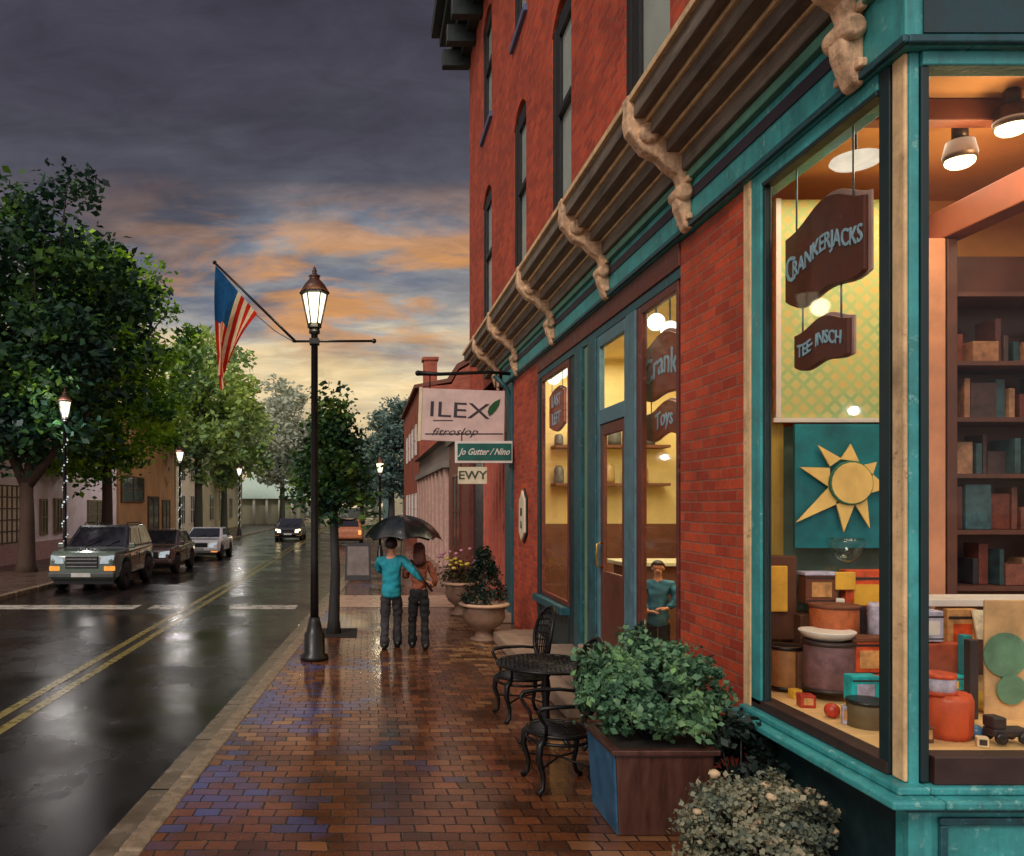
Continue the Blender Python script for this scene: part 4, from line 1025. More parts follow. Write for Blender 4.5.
mb = MB(); mb.prism([(3.4,0),(3.4,3.0),(3.6,3.7),(4.05,4.0),(4.5,3.7),(4.7,3.0),(4.7,0)], 'y', 96.9, 96.995); obj('arch', mb, mat('pale_arch', S(214,206,170), .8), t, world=True)
mb = MB(); mb.box(2.2,6.4,96.8,101.2,4.6,5.0); obj('roof', mb, gr, t, world=True)

# ------------------------------------------------------------------ trees
L_dark = leafmat('dark_green_leaves', [S(16,34,34), S(30,60,50), S(52,88,42), S(104,142,42)], .22, nscale=.55)
L_mid = leafmat('bright_green_leaves', [S(24,46,34), S(66,110,44), S(150,196,42), S(206,234,70)], .32, nscale=.45)
L_soft = leafmat('hazed_green_leaves', [S(104,134,104), S(134,164,108), S(172,198,98), S(200,216,108)], .25, nscale=.25)  # greens lightened to paint the haze of distance into the leaves
L_haze = leafmat('hazy_grey_green_leaves', [S(170,180,162), S(194,200,176), S(214,216,184)], .25, nscale=.2)  # distance haze mixed straight into these leaf colours
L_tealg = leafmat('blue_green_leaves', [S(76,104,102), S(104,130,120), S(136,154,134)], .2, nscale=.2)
L_pear = leafmat('street_tree_leaves', [S(18,36,32), S(32,68,50), S(70,104,40), S(120,138,48)], .25, nscale=1.2)
tree('street_tree', 'tall dark forked tree at the left edge behind the grey SUV', (-11.4,27,0), 3.0, .27, (-.6,.4,8.1), (4.7,3.8,5.5), 250, 115, 1.0, .27, L_dark, bark, 1, 'big trees on the left pavement', fork=[(-1.1,0,5.4),(1.6,.2,4.9),(.2,.5,6.0)], nlimb=16)
tree('street_tree', 'broad green tree with bright right side behind the parked saloon', (-11.0,34.2,0), 4.4, .24, (-.1,0,8.3), (4.0,3.3,5.5), 230, 105, .95, .26, L_mid, bark, 2, 'big trees on the left pavement', nlimb=14)
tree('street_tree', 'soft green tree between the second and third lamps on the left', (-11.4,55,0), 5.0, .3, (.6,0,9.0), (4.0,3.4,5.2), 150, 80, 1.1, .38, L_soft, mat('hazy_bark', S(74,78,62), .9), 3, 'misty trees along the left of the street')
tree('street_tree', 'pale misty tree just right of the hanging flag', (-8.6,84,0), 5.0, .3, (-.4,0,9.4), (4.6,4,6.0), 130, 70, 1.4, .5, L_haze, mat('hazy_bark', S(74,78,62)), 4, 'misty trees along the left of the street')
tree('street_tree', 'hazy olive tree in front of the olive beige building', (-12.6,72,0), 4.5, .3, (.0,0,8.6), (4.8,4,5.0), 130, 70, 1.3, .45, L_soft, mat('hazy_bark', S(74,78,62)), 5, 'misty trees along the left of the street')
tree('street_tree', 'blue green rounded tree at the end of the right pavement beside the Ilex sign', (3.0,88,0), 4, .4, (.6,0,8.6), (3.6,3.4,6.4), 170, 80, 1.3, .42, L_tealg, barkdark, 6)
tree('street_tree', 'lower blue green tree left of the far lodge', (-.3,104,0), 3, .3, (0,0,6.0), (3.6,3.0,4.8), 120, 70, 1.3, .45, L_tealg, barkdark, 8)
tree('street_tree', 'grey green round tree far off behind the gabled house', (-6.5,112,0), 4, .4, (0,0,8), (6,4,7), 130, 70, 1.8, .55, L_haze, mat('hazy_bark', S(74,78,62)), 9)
tree('young_street_tree', 'slim young tree growing from the pavement pit beside the tall lamp post', (-.53,14.05,0), 2.0, .095, (.0,.0,3.0), (.92,.85,1.32), 120, 66, .3, .105, L_pear, barkdark, 10, shape='cone', shell=.4, nlimb=16)
# distant wood that closes the street
rng = np.random.default_rng(33)
pts = []
for k in range(150):
    x = rng.uniform(-70,60); y = rng.uniform(122,140); z = rng.uniform(1,8.5); m_ = 60; s = rng.uniform(1.6,3)
    q = rng.normal(size=(m_,3)); q /= np.linalg.norm(q,axis=1)[:,None]; pts.append(np.array([x,y,z]) + q*s*(rng.random(m_)**.4)[:,None])
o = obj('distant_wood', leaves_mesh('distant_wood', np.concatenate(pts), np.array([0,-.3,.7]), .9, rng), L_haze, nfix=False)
tag(o, 'misty grey green wood closing the far end of the street', 'wood', kind='stuff')

# ------------------------------------------------------------------ lamp posts
lampglow = emit('lantern_glow', (1,.93,.62,1), 2.4)
def lamp_post(label, loc, H, s=1.0, arm=False, group=None, lights=False, power=22, pcol=(1,.86,.55)):
    t = thing('street_lamp', label, 'street lamp', loc, 0, group)
    mb = MB(); mb.lathe([(.2,0),(.2,.06),(.15,.1),(.145,.38),(.115,.42),(.1,.5),(.085,.56),(.072,.62)], n=16)
    for i, v in enumerate(mb.v): mb.v[i] = (v[0]*s, v[1]*s, v[2])
    obj('base', mb, lampblack, t)
    lh = .95*s; zl = H-lh
    mb = MB(); mb.lathe([(.06*s,.58),(.055*s,1.5),(.048*s,zl-.02),(.08*s,zl),(.075*s,zl+.05)], n=14); obj('pole', mb, lampblack, t)
    ln = MB(); n = 6
    ln.lathe([(.06*s,zl+.05),(.1*s,zl+.08),(.1*s,zl+.14)], n=n, smooth=False)
    for j in range(n):
        a = 2*math.pi*j/n
        ln.tube([(.09*s*math.cos(a),.09*s*math.sin(a),zl+.12),(.185*s*math.cos(a),.185*s*math.sin(a),zl+.56*s)], .011*s, 5)
    ln.lathe([(.19*s,zl+.55*s),(.215*s,zl+.56*s),(.215*s,zl+.585*s),(.19*s,zl+.59*s)], n=n, smooth=False)
    lt = obj('lantern', ln, lampblack, t)
    mb = MB(); mb.lathe([(.21*s,zl+.588*s),(.14*s,zl+.70*s),(.075*s,zl+.77*s),(.07*s,zl+.80*s),(.09*s,zl+.815*s),(.04*s,zl+.84*s),(.028*s,zl+.87*s),(.036*s,zl+.885*s),(.01*s,zl+.95*s)], n=12); obj('cap', mb, lamproof, lt)
    mb = MB(); mb.lathe([(.078*s,zl+.13),(.165*s,zl+.55*s)], n=n, smooth=False); obj('glass', mb, lampglow, lt)
    l = bpy.data.lights.new('glow', 'POINT'); l.energy = power; l.color = pcol; l.shadow_soft_size = .12
    lo = bpy.data.objects.new('glow', l); link(lo, t); lo.location = (0,-.32*s,zl+.3)
    if arm:
        z = fzz(381*0+381, 11.75)
    if lights:
        mb = MB()
        for k in range(46):
            a = k*.9+random.random()*.6; z = .7 + (k+random.random()*.8)*(zl-1.0)/46; mb.ball((.075*math.cos(a)*s,.075*math.sin(a)*s,z), random.uniform(.016,.036), 6, 4)
        o = obj('string_lights', mb, emit('fairy_white', (.9,1,1,1), .75), t); o['kind'] = 'stuff'
    return t
YLp = 11.65
XLp = (314.5-VX)*YLp/F
lp = lamp_post('tall black lamp post with lit lantern and a flag arm beside the kerb', (XLp,YLp,0), 5.72, 1.02)
za = fzz(342, YLp)
mb = MB(); mb.tube([(fx(293,YLp)-XLp,-.07,za-.005),(fx(374,YLp)-XLp,-.07,za)], .018, 8); mb.ball((fx(374,YLp)-XLp,-.07,za), .035); mb.box(-.07,.07,-.09,.07,za-.04,za+.04); obj('cross_arm', mb, lampblack, lp)
l1 = lamp_post('white lit lamp post wrapped in string lights behind the grey SUV', (-9.35,25.0,0), 5.9, 1.1, group='lamp posts on the left pavement', lights=True, power=130, pcol=(1,.93,.9))
for lab, loc in (('white lit lamp post behind the parked saloon wrapped in string lights', (-9.3,40.4,0)), ('small far lamp post beyond the white parked car', (-9.2,59,0))):
    c = copy_tree(l1); c.location = loc; c['label'] = lab
    for ch_ in c.children:
        if ch_.type == 'LIGHT': ch_.data = ch_.data.copy(); ch_.data.energy = 120
    c.scale = (1,1,.9)
p = at(380,560,32.7); lamp_post('small black lamp post on the right pavement above the umbrella', (p.x,32.7,0), 4.3, .9)

# flag and its pole
Yf = YLp-.07
t = thing('flagpole', 'slanting thin black flagpole fixed to the lamp post arm', 'flagpole', (fx(295,Yf),Yf,fzz(342,Yf)))
mb = MB(); mb.tube([at(296,342,Yf), at(215,263,Yf)], [.02,.016], 8); mb.ball(at(214.6,262.5,Yf), .03); obj('pole', mb, iron, t, world=True)
mb = MB(); mb.tube([at(294,342,Yf), at(275,331,Yf-.02), at(254,313,Yf-.01)], .006, 5); obj('cord', mb, iron, t, world=True)
NS, NT = 39, 30
fl = MB()
for i in range(NS+1):
    s = i/NS
    for j in range(NT+1):
        u = j/NT
        hx, hy = 215.5+42*s, 265+49*s
        bx_, by_ = 219+7*s + 5*math.sin(s*9), 389-27*s+ 3*math.sin(s*13)
        e = u**.9
        q = at(hx+(bx_-hx)*e - 4*math.sin(u*math.pi)*(1-s), hy+(by_-hy)*u, Yf-.03)
        q.y += .11*math.sin(s*11+u*1.6)*min(1, u*2.5) 
        q.x += .02*math.sin(s*16+u*3)*u
        fl.v.append(tuple(q))
for i in range(NS):
    for j in range(NT):
        k = int((i+.5)/NS*13)
        m_ = 2 if (k < 7 and j < NT*.42) else (0 if k % 2 == 0 else 1)
        b = i*(NT+1)+j; fl.face((b,b+1,b+NT+2,b+NT+1), m_, True)
def cloth(name, col):
    m, nt, out = newmat(name); tc = N(nt,'ShaderNodeTexCoord'); n1 = noise(nt, tc.outputs['Object'], 12, 3)
    c = mixc(nt, 1.0, col, maprange(nt, n1.outputs['Fac'], .3,.7,.82,1.15), 'MULTIPLY')
    d = N(nt,'ShaderNodeBsdfDiffuse'); nt.links.new(c, d.inputs[0]); tr = N(nt,'ShaderNodeBsdfTranslucent'); nt.links.new(c, tr.inputs[0])
    mx = N(nt,'ShaderNodeMixShader'); mx.inputs[0].default_value = .45; nt.links.new(d.outputs[0],mx.inputs[1]); nt.links.new(tr.outputs[0],mx.inputs[2]); nt.links.new(mx.outputs[0],out.inputs[0]); return m
o = obj('flag', fl, [cloth('flag_red', S(206,52,34)), cloth('flag_cream', S(236,216,178)), cloth('flag_blue', S(40,92,140))], nfix=False)
tag(o, 'red white and blue striped flag hanging limp from the slanting pole', 'flag')

# ------------------------------------------------------------------ cars
tyre = mat('tyre_rubber', S(20,20,20), .6, var=.2); rimm = mat('alloy_rim', S(150,152,152), .3, metal=.7, var=.15)
carglass = mat('car_glass', S(28,24,32), .06, var=.3, scale=2, spec=.8); chrome = mat('chrome_trim', S(170,170,168), .2, metal=.9, var=.1)
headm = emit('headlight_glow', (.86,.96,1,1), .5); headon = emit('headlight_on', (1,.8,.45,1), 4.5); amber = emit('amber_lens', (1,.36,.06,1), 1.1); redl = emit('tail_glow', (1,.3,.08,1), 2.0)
plate = mat('number_plate', S(190,188,180), .5)
def car(label, loc, w, L, h, bodym, cabm=None, hood=1.15, hz=1.0, suv=True, head=headm, rz=0, facing=1, group=None, front_amber=True, wr=.36, bumperm=None):
    t = thing('parked_car', label, 'car', loc, rz, group)
    hw = w/2; y1 = L
    yf, yr = .85, L-.85; ar = wr+.07
    def arc(yc): return [(yc+ar*math.cos(a), max(.26,.0+wr+ar*math.sin(a))) for a in [math.pi*k/8 for k in range(9)]]
    belt = hz+.02
    prof = [(.06,.28),(.0,.42),(.0,hz-.28),(.06,hz-.1),(.2,hz-.03),(hood,belt),(L-.12,belt+.02),(L-.02,belt-.2),(L,.5),(L-.08,.28)]
    prof += arc(yr) + arc(yf)
    def shrink(y):   # the nose and the tail are a little narrower than the middle
        return 1 - .1*max(0, (0.5-y)/.5)**2 - .08*max(0, (y-(L-.4))/.4)**2
    mb = MB(); n = len(prof)
    for xs in (-1,1):
        for (y,z) in prof: mb.v.append((xs*hw*shrink(y)*(1-.03*max(0,(z-.6))),y,z))
    mb.face(range(n)); mb.face(range(2*n-1,n-1,-1))
    for i in range(n): j=(i+1)%n; mb.face((i,n+i,n+j,j))
    bt = belt-.03; hb = hw*.95; ht = hw*.76
    f0 = hood-.08; f1 = hood+ (.72 if suv else .85); r1 = L-(.4 if suv else .95); r0 = L-(.1 if suv else .3)
    bot = [(-hb,f0,bt),(hb,f0,bt),(hb,r0,bt),(-hb,r0,bt)]; top = [(-ht,f1,h),(ht,f1,h),(ht,r1,h),(-ht,r1,h)]
    bd = obj('body', mb, bodym, t, bevel=.09, seg=4)
    mb = MB(); mb.hexa(bot, top); cab = obj('cabin', mb, cabm or bodym, t, bevel=.09, seg=4)
    def quad(a,b,c,d,off):
        nn = (b-a).cross(d-a).normalized()*off; return [q+nn for q in (a,b,c,d)]
    B = [Vector(q) for q in bot]; T = [Vector(q) for q in top]
    def inset(a,b,c,d,u0,u1,v0,v1,off):
        P = lambda u,v: (a.lerp(b,u)).lerp(d.lerp(c,u), v)
        q = [P(u0,v0),P(u1,v0),P(u1,v1),P(u0,v1)]; nn = (q[1]-q[0]).cross(q[3]-q[0]).normalized()*off
        return [x+nn for x in q]
    def win(nm, q):
        m_ = MB(); nn = (q[1]-q[0]).cross(q[3]-q[0]).normalized()*.012
        m_.hexa([x-nn for x in q], q); obj(nm, m_, carglass, t)
    win('windscreen', inset(B[0],B[1],T[1],T[0],.07,.93,.12,.9,.012))
    win('rear_window', inset(B[2],B[3],T[3],T[2],.09,.91,.2,.88,.012))
    for (a,b,c,d) in ((B[1],B[2],T[2],T[1]),(B[3],B[0],T[0],T[3])):
        win('side_window', inset(a,b,c,d,.1,.47,.16,.88,.012)); win('side_window', inset(a,b,c,d,.52,.9,.16,.88,.012))
    for s in (-1,1):
        for yc in (yf,yr):
            m_ = MB(); m_.lathe([(wr*.6,-.1),(wr*.95,-.11),(wr,-.07),(wr,.07),(wr*.95,.11),(wr*.6,.1)], n=20, axis='x')
            wh = obj('wheel', m_, tyre, t, loc=(s*(hw-.1),yc,wr))
            m_ = MB(); m_.lathe([(.02,.1),(wr*.2,.1),(wr*.25,.075),(wr*.58,.085),(wr*.62,.1),(wr*.62,.0),(.02,.0)], n=16, axis='x')
            if s < 0: m_.xf(Matrix.Scale(-1,4,(1,0,0)))
            obj('rim', m_, rimm, wh)
        m_ = MB(); m_.box(s*hw*.96, s*(hw+.14), f0+.1, f0+.22, bt+.02, bt+.17); obj('mirror', m_, bodym, t, bevel=.03)
        m_ = MB()
        m_.hexa([(s*hw*.5,-.05,hz-.36),(s*hw*.88,.015,hz-.36),(s*hw*.86,.2,hz-.34),(s*hw*.5,.2,hz-.34)],[(s*hw*.54,-.02,hz-.17),(s*hw*.9,.045,hz-.12),(s*hw*.88,.25,hz-.13),(s*hw*.56,.25,hz-.19)]); obj('headlight', m_, head, t, bevel=.03, seg=3)
        if front_amber: m_ = MB(); m_.box(s*hw*.62, s*hw*.92, -.014, .08, hz-.55, hz-.42); obj('indicator', m_, amber, t, bevel=.02)
        m_ = MB(); m_.box(s*hw*.7, s*hw*.9, L-.09, L+.012, hz-.35, hz-.1); obj('tail_light', m_, redl if facing<0 else mat('red_lens', S(140,24,20), .2), t, bevel=.02)
    m_ = MB(); m_.box(-hw*.46,hw*.46,-.025,.05,hz-.48,hz-.15); gl = obj('grille', m_, black, t, bevel=.015)
    m_ = MB()
    for k in range(3): m_.box(-hw*.43,hw*.43,-.034,-.026,hz-.44+k*.1,hz-.42+k*.1)
    obj('grille_bar', m_, chrome if suv else black, gl)
    m_ = MB(); m_.box(-hw*.93,hw*.93,-.07,.1,.38,.54); obj('bumper', m_, bumperm or bodym, t, bevel=.04, seg=3)
    m_ = MB(); m_.box(-.26,.26,-.085,-.072,.41,.52); obj('number_plate', m_, plate, t)
    m_ = MB(); m_.box(-hw*.95,hw*.95,L-.1,L+.06,.36,.54); obj('bumper', m_, bumperm or bodym, t, bevel=.04)
    if suv:
        for s in (-1,1): obj('roof_rail', MB().tube([(s*ht*.85,f1+.15,h),(s*ht*.85,f1+.2,h+.06),(s*ht*.85,r1-.25,h+.06),(s*ht*.85,r1-.15,h)], .02, 6), black, t)
    for s in (-1,1):
        for yy in (hood+.05, hood+1.0, hood+1.85):
            if yy < L-.5: m_ = MB(); m_.box(s*(hw-.012), s*(hw+.004), yy, yy+.018, .42, belt-.12); obj('door_seam', m_, black, t)
        for yy in (hood+.78, hood+1.62): m_ = MB(); m_.box(s*(hw-.02), s*(hw+.025), yy, yy+.16, belt-.2, belt-.165); obj('door_handle', m_, chrome, t, bevel=.01)
    for s in (-.35,.3):
        P_ = lambda u,v: B[0].lerp(B[1],u).lerp(T[0].lerp(T[1],u), v) + Vector((0,-.025,.012))
        m_ = MB(); m_.tube([P_(.5+s*.5,.1), P_(.5+s*.5+.22,.32)], .012, 5); obj('wiper', m_, black, t)
    m_ = MB(); m_.box(-hw*.85,hw*.85,.15,L-.15,.2,.34); obj('underbody', m_, black, t)
    return t
G = 'cars parked along the far kerb'
suvp = mat('dark_olive_car_paint', S(84,98,86), .22, var=.15, scale=2, coat=.8, dirt=.25)
car('dark olive grey SUV with pale headlamps, nearest of the parked cars', (-7.62,21.6,ZR), 1.92, 4.0, 1.76, suvp, mat('black_roof_paint', S(34,32,36), .25, coat=.6), hz=1.12, group=G, wr=.39, bumperm=mat('grey_bumper', S(70,74,72), .4))
car('dark brown saloon parked between the olive SUV and the white car', (-7.33,26.8,ZR), 1.8, 4.0, 1.47, mat('dark_brown_car_paint', S(64,48,44), .22, var=.15, coat=.8), hz=.94, suv=False, group=G, wr=.32)
car('white car parked third behind the dark saloon', (-7.1,34.2,ZR), 1.78, 4.0, 1.34, mat('white_car_paint', S(252,246,242), .25, var=.06, coat=.8), hz=.88, suv=False, group=G, wr=.32)
c = car('dark oncoming car with glowing yellow headlights far up the road', (-4.95,52,ZR), 1.8, 4.2, 1.45, mat('black_car_paint', S(34,32,34), .25, coat=.6), hz=.92, suv=False, head=headon, wr=.32)
c.name = 'oncoming_car'
c = car('orange car with lit tail lights seen under the young street tree', (-.95,51.2,ZR), 1.75, 4.0, 1.5, mat('orange_car_paint', S(196,116,62), .3, coat=.6), hz=.95, suv=False, wr=.32, rz=math.pi, facing=-1)
c.name = 'distant_car'

# ------------------------------------------------------------------ people
def skin_mesh(V, E, rad, sub=2, root=0, folds=0):
    me = bpy.data.meshes.new('tmp'); me.from_pydata([tuple(v) for v in V], E, []); o = bpy.data.objects.new('tmp', me); COL.objects.link(o)
    s = o.modifiers.new('s','SKIN'); s.use_smooth_shade = True; s.branch_smoothing = .3
    for i, sv in enumerate(me.skin_vertices[0].data):
        r_ = rad[i]; sv.radius = r_ if hasattr(r_,'__len__') else (r_,r_); sv.use_root = (i == root)
    ss = o.modifiers.new('d','SUBSURF'); ss.levels = sub; ss.render_levels = sub
    dg = bpy.context.evaluated_depsgraph_get(); res = bpy.data.meshes.new_from_object(o.evaluated_get(dg))
    bpy.data.objects.remove(o); bpy.data.meshes.remove(me)
    for p_ in res.polygons: p_.use_smooth = True
    if folds:
        from mathutils import noise as mn
        for v in res.vertices:
            c_ = v.co; f_ = mn.noise(Vector((c_.x*9, c_.y*9, c_.z*16)))*.6 + mn.noise(Vector((c_.x*22, c_.y*22, c_.z*9+5)))*.4
            v.co = c_ + v.normal*f_*folds
    return res
class Sk:
    def __init__(s): s.V=[]; s.E=[]; s.r=[]
    def add(s, p, r, par=None):
        s.V.append(Vector(p)); s.r.append(r); i=len(s.V)-1
        if par is not None: s.E.append((par,i))
        return i
    def chain(s, pts, rad, par):
        for p,r in zip(pts,rad): par = s.add(p,r,par)
        return par
def person(label, loc, H, arms, legs, jacket, trouser, shoe, hairm, long_hair=False, sleeve=None, head_turn=0, rz=0, female=False, group=None, strap=None):
    """faces +Y; x to the right of the person. arms: {side:(elbow,wrist,fingertip dir)}, legs: {side:(knee,ankle)} in metres at height 1.7"""
    t = thing('person', label, 'person', loc, rz, group); k = H/1.7
    sh = .165 if female else .19; wr_ = .105 if female else .125
    core = [(0,0,.93),(0,.0,1.06),(0,.01,1.22),(0,0,1.36),(0,.0,1.43),(0,.015,1.49)]
    b = Sk()
    pel = b.add(core[0], .125); sp1 = b.add(core[1], wr_*.95, pel); ch = b.add(core[2], wr_*1.08, sp1); ub = b.add(core[3], .095, ch); nb = b.add(core[4], .058, ub); nk = b.add(core[5], .05, nb)
    h1 = b.add((0,.03,1.56), .07, nk); h2 = b.add((0,.02,1.63), .088, h1); h3 = b.add((0,.015,1.68), .06, h2)
    ct, st = math.cos(head_turn), math.sin(head_turn)
    def hd(x,y,z): return (x*ct-y*st, x*st+y*ct, z)
    b.add(hd(0,.125,1.585), .014, h1)                      # nose
    for s in (-1,1): b.add(hd(s*.098,.01,1.59), .016, h2)   # ears
    jk = Sk(); az=jk.add((0,0,.96 if female else .76), .12 if female else .172); a0=jk.add((0,0,1.0 if female else .88), .122 if female else .168, az); a1=jk.add(core[1], wr_*1.22, a0); a2=jk.add(core[2], wr_*1.34, a1); a3=jk.add((0,0,1.36), .125, a2); a4=jk.add((0,0.0,1.435), .075, a3)
    for s in (-1,1):
        el, wr, ft = [Vector(q) for q in arms[s]]
        shp = Vector((s*sh,0,1.375))
        i = b.add(shp, .052, ub); i = b.add(el, .038, i); i = b.add(wr, .025, i)
        d = ft.normalized(); side = d.cross(Vector((0,0,1))); side = side.normalized() if side.length>.1 else Vector((0,1,0)); nrm = side.cross(d).normalized()
        palm = b.add(wr+d*.055, (.03,.022), i)
        for q, (o_, ln) in enumerate(((-.03,.06),(-.01,.075),(.01,.07),(.03,.055))):
            f1 = wr+d*.095+side*o_; b.chain([f1, f1+d*ln*.5-nrm*.012, f1+d*ln*.85-nrm*.035], [.009,.0085,.007], palm)
        th = wr+d*.045+side*(-.042); b.chain([th, th+d*.03+side*-.015-nrm*.012, th+d*.055-nrm*.024], [.011,.010,.008], palm)
        j = jk.add(shp+Vector((-s*.01,0,.0)), .082 if not female else .07, a3); j = jk.add(shp.lerp(el,.5), .072 if not female else .062, j); j = jk.add(el, .064 if not female else .055, j); jk.add(el.lerp(wr,.86), .05 if not female else .043, j)
    tr = Sk(); t0 = tr.add((0,0,1.04), .13 if female else .11); t1 = tr.add((0,0,.90), .158 if female else .145, t0)
    shoes = MB()
    for s in (-1,1):
        kn, an = [Vector(q) for q in legs[s]]
        hp = Vector((s*.085,0,.84))
        i = b.add(hp, .088, pel); i = b.add(kn, .055, i); i = b.add(kn.lerp(an,.35), .054, i); i = b.add(an, .036, i); b.add(an+Vector((0,.13,-.05)), .03, i)
        j = tr.add(hp, .108, t1); j = tr.add(hp.lerp(kn,.5), .092, j); j = tr.add(kn, .073, j); j = tr.add(kn.lerp(an,.4), .07, j); j = tr.add(an+Vector((0,0,.0)), .078, j); tr.add(an+Vector((0,.02,-.055)), .074, j)
        shoes.ball((an.x,an.y+.06,an.z-.045), (.055,.15,.05), 14, 8); shoes.ball((an.x,an.y-.025,an.z-.03), (.055,.07,.06), 12, 7)
    body = skin_mesh([v*k for v in b.V], b.E, [tuple(np.array(r)*k) if hasattr(r,'__len__') else r*k for r in b.r], 2)
    bo = obj('body', body, skin, t, nfix=False)
    obj('jacket', skin_mesh([v*k for v in jk.V], jk.E, [r*k for r in jk.r], 3, folds=.034), jacket, bo, nfix=False)
    obj('trousers', skin_mesh([v*k for v in tr.V], tr.E, [r*k for r in tr.r], 3, folds=.03), trouser, bo, nfix=False)
    shoes.xf(Matrix.Scale(k,4)); obj('shoes', shoes, shoe, bo, nfix=False)
    hr = MB(); hr.ball((0,0,0), (.102,.112,.115), 18, 12)
    for i, v in enumerate(hr.v):
        x,y,z = v
        if y > .02 and z < .055: y = .02 - (y-.02)*.2       # face stays free
        if z < -.05 and not long_hair: x *= .8; z = -.05 - (abs(z)-.05)*.4
        hr.v[i] = (x*ct-y*st, x*st+y*ct+.012, z+1.615)
    if long_hair:
        hr.tube([(0,-.03,1.62),(0.0,-.075,1.5),(.01,-.125,1.4),(.015,-.135,1.36)], [.095,.104,.1,.06], 14)
    hr.xf(Matrix.Scale(k,4)); obj('hair', hr, hairm, bo, nfix=False)
    ey = MB()
    for s in (-1,1): ey.ball(hd(s*.034,.106,1.605), .011, 8, 6)
    ey.ball(hd(0,.106,1.545), (.026,.008,.007), 10, 6)
    ey.xf(Matrix.Scale(k,4)); obj('face_features', ey, mat('dark_brown_features', S(70,40,36), .4), bo)
    if strap:
        m_ = MB(); m_.tube([Vector(q)*k for q in ((-.13,-.03,1.44),(-.07,-.17,1.34),(.06,-.215,1.14),(.2,-.15,.95))], .02, 6); obj('strap', m_, strap, bo)
    return t
YP = 12.55
tealj = mat('teal_jacket', S(20,134,150), .75, var=.3, scale=5, bump=.3, bscale=20); dkt = mat('dark_grey_trousers', S(50,46,50), .8, var=.3, scale=6, bump=.3); blk = mat('black_trousers', S(15,14,17), .8, var=.3, bump=.3)
rust = mat('rust_top', S(128,66,44), .75, var=.35, scale=5, bump=.3); hairb = mat('dark_brown_hair', S(50,30,24), .5, var=.3, scale=30); hairr = mat('auburn_hair', S(70,30,22), .85, var=.5, scale=26, bump=.6, bscale=60, stretch=(1,1,.12))
person('man in a teal jacket under the black umbrella with an arm around the woman', (.43,YP,0), 1.72,
       {-1: ((-.2,.14,1.2),(.0,.3,1.22),(.8,.3,.3)), 1: ((.34,-.15,1.2),(.5,-.17,1.06),(.9,.3,-.3))},
       {-1: ((-.1,.04,.47),(-.11,-.06,.09)), 1: ((.1,.1,.48),(.1,.14,.09))}, tealj, dkt, black, hairb, head_turn=-.35, group='couple under the umbrella')
person('woman in a rust top with a shoulder strap under the black umbrella', (.86,YP-.05,0), 1.64,
       {-1: ((-.22,.12,1.16),(-.16,.32,1.2),(-.3,.6,.5)), 1: ((.27,-.02,1.12),(.2,.13,.98),(-.4,.8,.1))},
       {-1: ((-.1,.1,.47),(-.1,.13,.09)), 1: ((.09,.03,.46),(.1,-.06,.09))}, rust, blk, black, hairr, long_hair=True, head_turn=.4, female=True, group='couple under the umbrella', strap=black)
person('person in a blue coat inside the cafe seen through the window beyond the brick pier', (3.62,9.85,.1), 1.45,
       {-1: ((-.24,.06,1.14),(-.12,.2,1.05),(.8,.4,.1)), 1: ((.24,.06,1.14),(.12,.2,1.0),(-.8,.4,.1))},
       {-1: ((-.09,.02,.48),(-.1,.0,.09)), 1: ((.09,.02,.47),(.1,0,.09))}, mat('blue_coat', S(44,102,128), .8, var=.35, scale=4), blk, black, hairb, rz=2.75)
# umbrella
t = thing('umbrella', 'open black umbrella held over the walking couple', 'umbrella', (.61,YP+.22,1.2))
cv = MB(); n = 48; rings = 9; RU = .63; UZ = 2.09
for i in range(rings+1):
    q = i/rings; a = q*1.22; r0_ = RU*math.sin(a)/math.sin(1.22)
    for j in range(n):
        th = 2*math.pi*j/n; lob = abs(math.sin(th*4)); r_ = r0_*(1-.10*lob*q); z = UZ - .40*(1-math.cos(a))/(1-math.cos(1.22)) + .05*lob*q*q - .045*lob*math.sin(q*math.pi)
        cv.v.append((.61+max(r_,.004)*math.cos(th), YP+.22-.1+max(r_,.004)*math.sin(th), z - .06*(math.sin(th)*r_)))
for i in range(rings):
    for j in range(n): cv.face((i*n+j,i*n+(j+1)%n,(i+1)*n+(j+1)%n,(i+1)*n+j),0,True)
obj('canopy', cv, mat('wet_black_nylon', S(22,26,26), .25, var=.3, spec=.7), t, world=True, nfix=False)
mb = MB()
for k in range(8):
    th = 2*math.pi*k/8; pts_ = []
    for i in range(6):
        a = i/5*1.22; r_ = RU*math.sin(a)/math.sin(1.22); pts_.append((.61+r_*math.cos(th), YP+.12+r_*math.sin(th), UZ-.40*(1-math.cos(a))/(1-math.cos(1.22))-.012-.06*math.sin(th)*r_))
    mb.tube(pts_, .004, 5)
obj('ribs', mb, chrome, t, world=True)
mb = MB(); mb.tube([(.61,YP+.12,UZ+.06),(.61,YP+.12,UZ),(.58,YP+.28,1.16)], [.006,.008,.008], 7); obj('shaft', mb, chrome, t, world=True)
mb = MB(); mb.tube([(.585,YP+.275,1.3),(.575,YP+.285,1.14),(.575,YP+.31,1.1),(.575,YP+.34,1.12)], .014, 8); obj('handle', mb, black, t, world=True)

